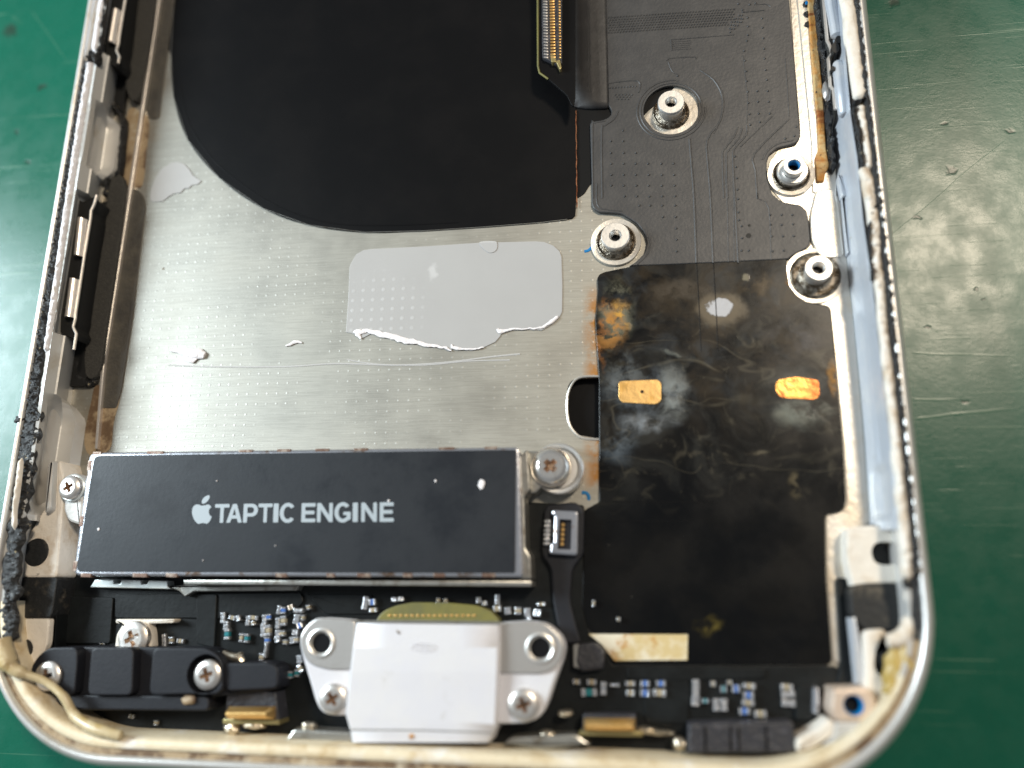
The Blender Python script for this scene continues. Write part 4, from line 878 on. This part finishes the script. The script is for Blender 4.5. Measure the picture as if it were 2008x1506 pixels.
# gold spring contacts
def gold_contact(x0, x1, y0, y1, z, base):
    rows_ = []
    n = 9
    a0, a1, b0, b1 = P(x0, y0, z), P(x1, y0, z), P(x0, y1, z), P(x1, y1, z)
    for j in range(n):
        t = j / (n - 1); h = .085 * math.sin(math.pi * t) ** .7
        l, r_ = a0.lerp(b0, t), a1.lerp(b1, t); e = (r_ - l) * .05
        rows_.append([Vector((l.x, l.y, z - .06)), Vector((l.x, l.y, z - .03 + h * .3)), l + e + Vector((0, 0, h - .02)), r_ - e + Vector((0, 0, h - .02)), Vector((r_.x, r_.y, z - .03 + h * .3)), Vector((r_.x, r_.y, z - .06))])
    o = loft('gold_contact', rows_, M_GOLD, BD, angle=60)
    prism('contact_base', rnd(PL(base, z - .06), .01), ZBD, z - .06, M_CHIP, BD, bev=.006)
    prism('contact_plate', PL([(x0 - 8, y1 - 1), (x1 + 14, y1 + 1), (x1 + 14, y1 + 10), (x0 - 10, y1 + 8)], z - .05), ZBD, z - .05, M_BRASS, BD, bev=.004)
gold_contact(446, 533, 1386, 1411, -.20, [(446, 1350), (540, 1356), (548, 1420), (440, 1416)])
gold_contact(1145, 1246, 1409, 1434, -.20, [(1144, 1400), (1246, 1402), (1250, 1440), (1142, 1438)])
for (x, y, rx, ry) in ((456, 1428, .06, .05), (500, 1422, .09, .03), (606, 1424, .06, .035), (600, 1434, .1, .03), (470, 1284, .02, .02), (590, 1450, .05, .025), (1075, 1442, .07, .04), (1070, 1460, .12, .025), (1110, 1398, .06, .025), (1333, 1458, .05, .045), (1265, 1430, .08, .02), (1290, 1436, .12, .02)):
    blob('solder_blob', P(x, y, -.30), rx, ry, .05, M_SOLDER, BD, amp=.35, seed=x * .1)
tube('solder_wire', [P(x, y, -.28) for x, y in ((438, 1279), (446, 1285), (458, 1288), (470, 1290), (477, 1298))], [.02, .026, .03, .034, .024], M_SOLDER, BD)
prism('foot_strip', rnd(PL([(1000, 1446), (1130, 1440), (1160, 1462), (1060, 1470), (985, 1462)], -.22), .03), ZBD, -.22, M_GREYM, BD, bev=.015)
prism('foot_strip', rnd(PL([(575, 1430), (690, 1436), (688, 1458), (560, 1452)], -.22), .03), ZBD, -.22, M_GREYM, BD, bev=.015)
# black microphone block at the lower right, small square chip
mb = prism('sensor_block', rnd(PL([(1350, 1420), (1556, 1416), (1560, 1476), (1348, 1478)], -.20), .02), ZBD, -.20, M_CHIP, bev=.015)
tag(mb, 'long dark block at the bottom edge right of the gold spring contact', 'sensor module')
for x in (1380, 1430, 1445, 1500): prism('block_groove', PL([(x, 1424), (x + 5, 1424), (x + 6, 1474), (x + 1, 1474)], -.197), -.21, -.197, M_GRAPH, mb, bev=.002)
cq = prism('inductor_chip', rnd(PL([(1134, 1262), (1170, 1260), (1186, 1275), (1184, 1312), (1140, 1318), (1127, 1300)], -.33), .03), ZBD, -.33, M_CHIP, bev=.02)
tag(cq, 'small dark eight sided chip beside the right ear of the white port', 'chip')
prism('chip_end', rnd(PL([(1124, 1264), (1135, 1262), (1136, 1312), (1124, 1308)], -.335), .01), ZBD, -.335, M_GREYM, cq, bev=.01)
prism('chip_glint', rnd(PL([(1594, 1346), (1608, 1346), (1610, 1402), (1592, 1402)], ZBD + .09), .02), ZF, ZBD + .09, M_CASE, BD, bev=.03)

# ================================================================ SCREWS
def cross(cx, cy, r_, w_, rot):
    pts = []
    for k in range(4):
        a = rot + k * math.pi / 2; u = (math.cos(a), math.sin(a)); v = (-u[1], u[0])
        pts += [(cx + u[0] * w_ + v[0] * -w_, cy + u[1] * w_ + v[1] * -w_), (cx + u[0] * r_ - v[0] * w_ * .9, cy + u[1] * r_ - v[1] * w_ * .9), (cx + u[0] * r_ + v[0] * w_ * .9, cy + u[1] * r_ + v[1] * w_ * .9)]
    return pts
def screw_geo(c, zt, r_, rot, dome=.03, cr=.48, cw=.15, thick=.07):
    n = 36; prof = [(r_ * .96, zt - thick), (r_, zt - thick * .8), (r_, zt - dome - .012), (r_ * .97, zt - dome), (r_ * .85, zt - dome * .45), (r_ * .70, zt - dome * .1), (r_ * .62, zt)]
    V, F = lathe_geo(c, prof, n, False)
    ring = list(range((len(prof) - 1) * n, len(prof) * n)); x = ccw(cross(c[0], c[1], r_ * cr, r_ * cw, rot)); s = len(V); M = len(x)
    V += [(a, b_, zt) for a, b_ in x]
    loops = [[Vector(V[i]) for i in ring], [Vector(V[s + i]) for i in range(M)]]; idx = ring + list(range(s, s + M))
    for t in tessellate_polygon(loops): F.append(tuple(idx[i] for i in t))
    # recess walls, closing towards a point
    s2 = 0; V2 = [(a, b_, zt) for a, b_ in x] + [(c[0] + (a - c[0]) * .45, c[1] + (b_ - c[1]) * .45, zt - .045) for a, b_ in x]; F2 = []
    for i in range(M): j = (i + 1) % M; F2.append((i, j, M + j, M + i))
    F2.append(tuple(range(M, 2 * M)))
    return (V, F), (V2, F2)
def screw(px_, py_, zt, r_, rot, label, dome=.016, zbase=-.3, group=None, cr=.48, mat_=None):
    c = P(px_, py_, zt)
    t = root('screw', label, 'screw', (c.x, c.y, zt - .07), group)
    (V, F), (V2, F2) = screw_geo(c, zt, r_, R(rot), dome, cr)
    mk('screw_head', V, F, mat_ or M_NICKEL, t, angle=38); mk('cross_recess', V2, F2, M_GLINT, t, angle=30)
    lathe('screw_shank', c, [(r_ * .5, zt - .07), (r_ * .5, zbase)], M_STEEL, t, n=16)
    return t
SG = 'cross head screws in the lower half of the phone'
# ================================================================ HAPTIC MOTOR
ZT = -.13
HM = root('haptic_motor', 'flat black labelled vibration motor with TAPTIC ENGINE in white letters', 'vibration motor', P(590, 1010, ZF))
prism('motor_case', rnd(PL([(175, 887, .06), (1018, 876, .04), (1022, 1000, 0), (1026, 1132, .03), (142, 1129, .07)], ZT - .006), .04), -.43, ZT - .006, M_CASE, HM, bev=.018)
prism('motor_label', rnd(PL([(185, 894, .05), (1012, 882, .02), (1010, 1124, .02), (149, 1121, .05)], ZT), .04), ZT - .02, ZT, M_LABEL, HM, bev=.004)
prism('side_flange', rnd(PL([(1016, 900), (1034, 880), (1040, 960), (1028, 975), (1030, 1075), (1040, 1090), (1042, 1136), (1020, 1136)], ZT - .06), .02), -.43, ZT - .06, M_GREYM, HM, bev=.012)
prism('front_lip', PL([(360, 1137), (1042, 1139), (1042, 1150), (360, 1146)], ZT - .06), -.43, ZT - .06, M_GREYM, HM, bev=.01)
for x0, y, ww in ((182, 887, 16), (288, 886, 32), (468, 883, 26), (543, 882, 26), (618, 881, 26), (694, 880, 26), (860, 878, 30), (950, 877, 24)):
    prism('weld_mark', PL([(x0, y - 1), (x0 + ww, y - 1.5), (x0 + ww, y + 4), (x0, y + 4)], ZT - .003), ZT - .05, ZT - .003, M_WELD, HM, bev=.002)
for x0, ww in ((158, 20), (260, 28), (325, 22), (540, 22), (640, 16), (700, 26), (790, 18), (850, 22), (945, 26)):
    prism('weld_mark', PL([(x0, 1124), (x0 + ww, 1124.5), (x0 + ww, 1132), (x0, 1131.5)], ZT - .003), ZT - .05, ZT - .003, M_WELD, HM, bev=.002)
for y in (903, 1012, 1100):
    t = (y - 890) / 236; x = 176 - 34 * t
    prism('weld_mark', PL([(x - 1, y), (x + 6, y), (x + 3, y + 20), (x - 4, y + 20)], ZT - .003), ZT - .05, ZT - .003, M_WELD, HM, bev=.002)
# lettering
def tl(u, v, x0, x1):
    x = x0 + (x1 - x0) * u; s = (x - 421) / 351
    yb, yt = 1025.2 - 2.2 * s, 988.6 - 3.8 * s
    # uprights lean a little with the view
    return P(x + (v - .5) * (2.2 * (1 - s)), yb + (yt - yb) * v, ZT + .002)
def arc(cx, cy, rx, ry, a0, a1, n=10): return [(cx + rx * math.cos(R(a0 + (a1 - a0) * i / n)), cy + ry * math.sin(R(a0 + (a1 - a0) * i / n))) for i in range(n + 1)]
def G(ch):
    h = []
    if ch == 'T': l = [(0, 1), (1, 1), (1, .81), (.62, .81), (.62, 0), (.38, 0), (.38, .81), (0, .81)]
    if ch == 'I': l = [(.1, 0), (.1, 1), (.9, 1), (.9, 0)]
    if ch == 'E': l = [(0, 0), (0, 1), (1, 1), (1, .81), (.27, .81), (.27, .6), (.93, .6), (.93, .415), (.27, .415), (.27, .19), (1, .19), (1, 0)]
    if ch == 'N': l = [(0, 0), (0, 1), (.24, 1), (.77, .36), (.77, 1), (1, 1), (1, 0), (.78, 0), (.23, .65), (.23, 0)]
    if ch == 'A':
        l = [(0, 0), (.37, 1), (.63, 1), (1, 0), (.75, 0), (.67, .22), (.33, .22), (.25, 0)]; h = [[(.39, .40), (.61, .40), (.5, .76)]]
    if ch == 'P':
        l = [(0, 0), (0, 1), (.58, 1)] + arc(.58, .66, .42, .34, 85, -85, 10) + [(.58, .32), (.27, .32), (.27, 0)]
        h = [[(.27, .5), (.27, .82), (.54, .82)] + arc(.54, .66, .19, .16, 80, -80, 6) + [(.54, .5)]]
    if ch == 'C': l = arc(.5, .5, .5, .53, 38, 322, 22) + arc(.5, .5, .25, .34, 318, 42, 18)
    if ch == 'G': l = arc(.5, .5, .5, .53, 40, 310, 20) + [(.97, .14), (.97, .53), (.53, .53), (.53, .36), (.74, .36), (.74, .25)] + arc(.5, .5, .26, .34, 305, 44, 16)
    return l, h
XS = [(278, 408), (385, 525), (535, 665), (668, 795), (798, 855), (860, 1005), (1055, 1180), (1195, 1335), (1350, 1500), (1508, 1565), (1590, 1730), (1755, 1880)]
for ch, (a, b_) in zip('TAPTICENGINE', XS):
    x0, x1 = 360 + a * .2191, 360 + b_ * .2191; l, h = G(ch)
    f2 = lambda q_: [(tl(u, v, x0, x1).x, tl(u, v, x0, x1).y) for u, v in q_]
    prism('letter', rnd(f2(l), .006, 2), ZT - .002, ZT + .002, M_INK, HM, bev=0, holes=[f2(q_) for q_ in h], smooth=False)
body = [(198, 185), (222, 180), (247, 200), (230, 222), (226, 250), (236, 278), (250, 288), (236, 325), (212, 350), (185, 346), (162, 346), (132, 352), (104, 328), (82, 285), (75, 240), (86, 200), (112, 180), (140, 182), (162, 190)]
leaf = [(165, 170), (166, 140), (190, 110), (228, 96), (232, 120), (212, 152), (185, 170)]
for nm, l in (('logo_fruit', body), ('logo_leaf', leaf)):
    prism(nm, cat([(P(360 + x * .2191, 950 + y * .2191, ZT + .002).x, P(360 + x * .2191, 950 + y * .2191, ZT + .002).y) for x, y in l], 4), ZT - .002, ZT + .002, M_INK, HM, bev=0, smooth=False)
for x, y, r_ in ((944, 950, .026), (854, 943, .008), (762, 982, .008), (193, 1038, .010), (425, 943, .005), (398, 1099, .004), (540, 1070, .004)):
    blob('dust_speck', P(x, y, ZT + .003), r_, r_ * 1.3, .004, M_CRUMB, HM, amp=.3, seed=x)
# ears
prism('mounting_ear', rnd(PL([(118, 935, .08), (150, 925, .08), (166, 945, .04), (160, 1022), (158, 1030), (133, 1022, .04), (124, 1000, .04), (125, 985)], -.20), .03), -.43, -.20, M_WALL, HM, bev=.02)
lathe('ear_washer', P(141, 957, -.175), [(.115, -.20), (.115, -.18), (.105, -.172), (.08, -.172)], M_WHITEM, HM)
c = P(1094, 918, -.30)
lathe('mounting_ear', c, [(.20, -.43), (.20, -.31), (.19, -.30), (.165, -.305), (.15, -.33)], M_STEEL, HM)
prism('ear_tab', rnd(PL([(1030, 884), (1070, 884), (1066, 950), (1050, 968), (1030, 968)], -.28), .02), -.43, -.28, M_GREYM, HM, bev=.015)
prism('comb_bracket', PL([(176, 1152), (186, 1137), (223, 1136.5), (223, 1144.5), (236, 1144.5), (237, 1136.8), (276, 1137.8), (277.5, 1145), (287.5, 1145), (291, 1138), (328, 1139), (329, 1150), (335, 1155)], -.33), -.43, -.33, M_WHITEM, HM, bev=.008)
prism('strip_bracket', rnd(PL([(330, 1150), (366, 1146), (588, 1147), (582, 1158), (380, 1160), (362, 1170), (352, 1160)], -.34), .01), -.43, -.34, M_GREYM, HM, bev=.008)
screw(133, 955, -.115, .098, 30, 'small silver screw with glinting cross slot at the left end of the black motor', group=SG, zbase=-.2)
screw(1079, 913, -.20, .155, 45, 'large bright domed screw at the right end of the black motor', dome=.06, group=SG, cr=.36, mat_=M_CHROME)

# ================================================================ SMALL SOCKET BESIDE THE MOTOR
SK = root('cable_socket', 'small silver framed socket with five gold pins on a black tail, right of the motor', 'socket', P(1105, 1045, ZF))
prism('socket_tail', rnd(PL([(1068, 990, .05), (1130, 984, .06), (1146, 1000, .04), (1144, 1090, .05), (1122, 1115, .06), (1118, 1180, .06), (1140, 1262, .03), (1100, 1262, .03), (1084, 1180, .06), (1080, 1112, .06), (1062, 1090, .05)], -.36), .03), ZBD, -.36, M_BLACK, SK, bev=.015)
prism('socket_frame', rnd(PL([(1082, 999, .02), (1134, 1002, .03), (1133, 1090, .03), (1076, 1086, .02), (1079, 1066), (1085, 1062), (1086, 1012), (1082, 1010)], -.29), .01), -.37, -.29, M_CASE, SK, bev=.018, holes=[PL([(1097, 1018), (1121, 1019), (1119, 1078), (1093, 1077)], -.29)])
prism('socket_core', PL([(1095, 1016), (1123, 1017), (1121, 1080), (1091, 1079)], -.33), -.37, -.33, M_BLACK, SK, bev=.004)
for y in (1029, 1038.5, 1048, 1057.5, 1067): q = P(1104 - (y - 1029) * .05, y, -.315); lathe('socket_pin', q, [(.016, -.335), (.016, -.32), (.011, -.312)], M_GOLD, SK, n=12)
for k in range(6): q = P(1074.5 - k * .5, 1023 + k * 8.6, -.33); blob('solder_tail', q, .030, .016, .02, M_CAPW, SK, amp=.2, seed=k)

# ================================================================ CHARGING PORT
ZP = -.10
CP = root('charging_port', 'white metal charging port shell with two screw ears at the bottom centre', 'charging port', P(835, 1330, ZF))
edgL = [(697, 1222), (690, 1270), (684, 1318), (679, 1360), (675, 1400), (685, 1434), (688, 1456)]
edgR = [(980, 1226), (980, 1270), (978.5, 1318), (977, 1360), (974.6, 1421), (966, 1440), (959, 1456)]
zz = [ZP - .006, ZP, ZP + .004, ZP + .001, ZP, ZP - .003, ZP - .014]
rowsP = []
for (a, b_, z) in zip(edgL, edgR, zz):
    l, r_ = P(*a, z), P(*b_, z); row = [Vector((l.x, l.y, -.42)), Vector((l.x, l.y, z - .035)), l.lerp(r_, .006) + Vector((0, 0, -.012)), l.lerp(r_, .018)]
    row += [l.lerp(r_, t) for t in (.25, .5, .75)] + [l.lerp(r_, .982), l.lerp(r_, .994) + Vector((0, 0, -.012)), Vector((r_.x, r_.y, z - .035)), Vector((r_.x, r_.y, -.42))]
    rowsP.append(row)
rowsP = [[Vector((p.x, p.y + .006, -.42)) for p in rowsP[0]]] + [[Vector((p.x, p.y + .004, min(p.z, ZP - .03))) for p in rowsP[0]]] + rowsP + [[Vector((p.x, p.y - .004, min(p.z, ZP - .05))) for p in rowsP[-1]]] + [[Vector((p.x, p.y - .004, -.42)) for p in rowsP[-1]]]
loft('port_shell', rowsP, M_PORT, CP, angle=45)
tube('shell_lip', [P(x, y, ZP - .02) for x, y in ((697, 1219), (840, 1219.5), (981, 1222))], .011, M_GREYM, CP)
tube('shell_seam', [P(x, y, ZP + .001) for x, y in ((687, 1431), (830, 1432), (966, 1437))], .004, M_GREYM, CP, flat=.3)
ov = [P(831 + 24 * math.cos(a), 1270 + 9 * math.sin(a), ZP + .0035) for a in [2 * math.pi * i / 28 for i in range(29)]]
geos = [tube_geo(ov, .003, 6, .5)]
for dx in (-10, 1, 11): geos.append(tube_geo([P(831 + dx + 5 * math.cos(a), 1270 + 5 * math.sin(a), ZP + .0035) for a in [2 * math.pi * i / 14 for i in range(15)]], .0025, 6, .5))
V, F = join(geos); mk('embossed_mark', V, F, M_PORT, CP)
tube('shell_mark', [P(x, y, ZP + .002) for x, y in ((778, 1236), (781, 1240), (784, 1243))], [.004, .008, .003], M_NECK, CP, n=6, flat=.3)
blob('rust_spot', P(808, 1444, ZP - .006), .02, .015, .006, M_RUST, CP, amp=.5)
ZE = -.17
earL = [(695, 1216), (662, 1213), (621, 1210.5), (602, 1224), (588, 1245), (587, 1266), (595, 1297), (608, 1339), (618, 1375), (629, 1396), (649, 1403.5), (684, 1403)]
earR = [(976, 1220), (1034, 1217), (1073, 1222), (1099, 1245.5), (1108, 1266), (1104, 1292), (1088, 1336), (1075.5, 1375), (1062.5, 1403.5), (1037, 1418), (972, 1420)]
upL = [(698, 1217), (662, 1214), (622, 1211.5), (603, 1225), (589, 1245.5), (588.5, 1266), (597, 1290), (612, 1305), (640, 1313), (690, 1314)]
upR = [(974, 1221), (1034, 1218), (1072, 1223), (1098, 1246), (1106.5, 1266), (1102, 1292), (1085, 1314), (1060, 1322), (974, 1321)]
for ear, up, hcx, scx, lab in ((earL, upL, (629, 1261), (651, 1371), 'L'), (earR, upR, (1059, 1271), (1026, 1384), 'R')):
    q = P(*hcx, ZE + .02); s_ = P(*scx, ZE)
    er = prism('port_ear', rnd(PL(ear, ZE), .05, 4), -.36, ZE, M_PORT, CP, bev=.018, holes=[circ(s_.x, s_.y, .085, 24)] if False else [])
    prism('ear_plate', rnd(PL(up, ZE + .02), .04, 4), ZE - .01, ZE + .02, M_EARM, er, bev=.01, holes=[circ(q.x, q.y, .098, 32)], hz=ZE + .001)
    lathe('ear_bush', q, [(.108, ZE + .018), (.106, ZE + .030), (.095, ZE + .034), (.082, ZE + .026), (.074, ZE + .0), (.072, ZE - .10)], M_STEEL, er, n=36, cap=False)
    lathe('bush_bottom', q, [(.098, ZE + .0055), (.073, ZE + .0052)], M_STEEL, er, n=24, cap=False)
    prism('bush_hole', circ(q.x, q.y, .0735, 24), ZE + .0005, ZE + .004, M_HOLE, er, bev=0)
screw(651, 1371, ZE + .045, .108, 35, 'silver screw in the left ear of the white port', group=SG)
screw(1026, 1383, ZE + .045, .112, 20, 'dull silver screw in the right ear of the white port', group=SG)

# ================================================================ BLACK ANTENNA BRACKET
ZK = -.12
AB = root('antenna_bracket', 'black moulded bracket with two grooves in the lower left corner', 'bracket', P(290, 1330, ZF))
s2 = P(403, 1323, ZK - .03); 
br = [(57, 1323), (62, 1302), (78, 1281), (98, 1269), (150, 1268), (300, 1269), (404, 1270), (425, 1281), (438, 1298), (525, 1298), (546, 1306), (547, 1352), (446, 1364), (414, 1365), (412, 1394), (168, 1393), (104, 1384), (78, 1362), (62, 1340)]
prism('bracket_base', rnd(PL(br, ZK - .10), .04, 4), ZBD, ZK - .10, M_BLACK, AB, bev=.015)
b1 = [(58, 1323), (63, 1302), (79, 1281), (98, 1270), (152, 1269), (152, 1300), (146, 1364), (118, 1364), (100, 1352), (80, 1352)]
b2 = [(179, 1269.5), (263, 1270), (259, 1364), (171, 1364)]
b3 = [(300, 1270.5), (404, 1271), (425, 1282), (437, 1300), (437, 1352), (424, 1362), (292, 1363)]
b4 = [(437, 1301), (525, 1300), (545, 1307), (545, 1350), (445, 1355), (439, 1340)]
sc3 = P(401, 1322, ZK); sc1 = P(90, 1325, ZK)
prism('bracket_rib', rnd(PL(b1, ZK), .055, 4), ZK - .11, ZK, M_BLACK, AB, bev=.012)
prism('bracket_rib', rnd(PL(b2, ZK), .055, 4), ZK - .11, ZK, M_BLACK, AB, bev=.012)
prism('bracket_rib', rnd(PL(b3, ZK), .055, 4), ZK - .11, ZK, M_BLACK, AB, bev=.012, holes=[circ(sc3.x, sc3.y, .145, 32)])
prism('bracket_rib', rnd(PL(b4, ZK - .03), .05, 4), ZK - .11, ZK - .03, M_BLACK, AB, bev=.012)
prism('bracket_lip', rnd(PL([(106, 1362), (410, 1366), (410, 1394), (170, 1392), (112, 1382)], ZK - .05), .05, 4), ZK - .13, ZK - .05, M_BLACK, AB, bev=.012)
blob('residue_spot', P(372, 1372, ZK - .04), .055, .035, .015, M_TANRES, AB, amp=.5)
screw(90, 1326, ZK + .035, .112, 15, 'tarnished screw at the left end of the black bracket, crossed by a strand of glue', group=SG)
screw(404, 1324, ZK - .015, .112, 20, 'clean silver screw sunk in the round well of the black bracket', group=SG)
screw(258, 1252, -.27, .132, 25, 'silver screw half hidden behind the upper edge of the black bracket', group=SG)
c = P(260, 1252, -.345); 
gc = prism('ground_clip', rnd(PL([(226, 1214), (344, 1214), (340, 1222), (292, 1223), (296, 1240), (298, 1275), (224, 1275), (228, 1244), (240, 1224), (226, 1222)], -.34), .02), ZBD, -.34, M_CREAM, bev=.012)
tag(gc, 'pale yellowish metal clip under the half hidden screw', 'clip')

# ================================================================ LOOSE FILM, GLUE AND CRUMBS
zs = ZF + .008
q7b = lambda l: [(600 + x * .28884, 420 + y * .28884) for x, y in l]
st_o = q7b([(270, 800), (275, 740), (287, 560), (295, 360), (306, 330), (340, 272), (390, 244), (440, 236), (800, 218), (1180, 192), (1300, 190), (1560, 183), (1620, 188), (1680, 212), (1722, 250), (1736, 290), (1742, 480), (1740, 660), (1722, 700), (1680, 742), (1600, 790), (1500, 784), (1400, 790), (1330, 805), (1318, 830), (1285, 868), (1200, 908), (1120, 928), (1000, 908), (975, 932), (900, 902), (700, 868), (560, 842), (440, 812), (375, 846), (345, 820), (300, 806)])
sr = prism('sticker_remnant', PL(st_o, zs), ZF, zs, M_FROST, bev=.004)
tag(sr, 'translucent grey adhesive sheet with a torn lower edge on the steel plate', 'sticker remnant')
def roll(pts, w_, parent):
    c_ = cat([(a, b_, w0 * 1000) for (a, b_), w0 in zip(pts, w_)], 6, False)
    jit = [1 + .55 * noise.noise(Vector((a * .05, b_ * .05, 3))) for a, b_, _ in c_]
    return tube('folded_edge', [P(*q7b([(a + 5 * noise.noise(Vector((a * .04, 7, 0))), b_ + 9 * noise.noise(Vector((a * .03, b_ * .03, 0))))])[0], zs + .006) for a, b_, _ in c_], [max(.002, w0 / 1000 * j) for (_, _, w0), j in zip(c_, jit)], M_CRUMB, parent, n=8, flat=.3)
roll([(325, 790), (345, 800), (430, 795), (560, 825), (700, 860), (850, 888), (950, 910), (985, 922)], [.010, .022, .018, .027, .022, .014, .008, .004], sr)
roll([(340, 790), (355, 820), (372, 845)], [.02, .022, .005], sr)
roll([(985, 880), (1000, 905), (1080, 918), (1150, 915), (1210, 900)], [.008, .014, .007, .007, .004], sr)
roll([(1300, 780), (1320, 795), (1400, 780), (1520, 775), (1600, 770), (1690, 710), (1712, 690)], [.012, .018, .008, .006, .009, .015, .005], sr)
prism('lifted_flap', cat(PL(q7b([(1178, 188), (1205, 235), (1250, 262), (1290, 245), (1298, 205), (1280, 182)]), zs + .006), 3), zs, zs + .006, M_FROST, sr, bev=.002)
z60 = lambda l: [(60 + x * .16932, 200 + y * .16932) for x, y in l]
sf = prism('film_scrap', rnd(PL(z60([(1390, 1140), (1380, 1090), (1400, 1000), (1440, 880), (1520, 770), (1620, 705), (1700, 692), (1780, 715), (1840, 780), (1880, 850), (1980, 915), (1930, 955), (1870, 960), (1830, 1000), (1780, 1000), (1740, 1050), (1660, 1060), (1600, 1095), (1530, 1150), (1420, 1158)]), zs), .012, 2), ZF, zs, M_FROST, bev=.004)
tag(sf, 'small pinkish grey scrap of film near the left foam strip', 'film scrap')
q2b = lambda l: [(x * .25896, 380 + y * .25896) for x, y in l]
gc_ = tube('glue_crumb', [P(x, y, ZF + .012) for x, y in q2b([(1290, 1185), (1340, 1192), (1390, 1200), (1450, 1215), (1510, 1210), (1550, 1225)])], [.012, .013, .03, .042, .05, .03], M_CRUMB, n=10, flat=.5)
tag(gc_, 'curled white crumb of glue on the left of the steel plate', 'glue crumb')
tube('crumb_tail', [P(x, y, ZF + .012) for x, y in q2b([(1390, 1225), (1420, 1255), (1460, 1268), (1500, 1240)])], [.010, .018, .02, .008], M_CRUMB, gc_, n=8, flat=.5)
g2 = tube('glue_crumb', [P(x, y, ZF + .008) for x, y in ((560, 678), (568, 676), (576, 671), (584, 670), (592, 672))], [.006, .012, .017, .012, .006], M_CRUMB, n=8, flat=.5)
tag(g2, 'tiny white fleck of glue left of the torn sticker', 'glue crumb')
gs_ = tube('glue_strand', [P(x, y, z) for x, y, z in [tuple(v) for v in cat([(4, 1254, .03), (10, 1280, .03), (22, 1308, .03), (50, 1322, .0), (90, 1337, -.05), (125, 1366, -.05), (146, 1402, -.07), (176, 1424, -.03), (212, 1437, -.01), (240, 1444, -.02)], 5, False)]], [.065] * 5 + [.07] * 5 + [.05] * 5 + [.032] * 5 + [.03] * 5 + [.034] * 5 + [.04] * 5 + [.045] * 5 + [.04] * 5 + [.02], M_GLUE, n=10)
tag(gs_, 'amber strand of glue pulled across the lower left corner of the rail', 'glue strand')
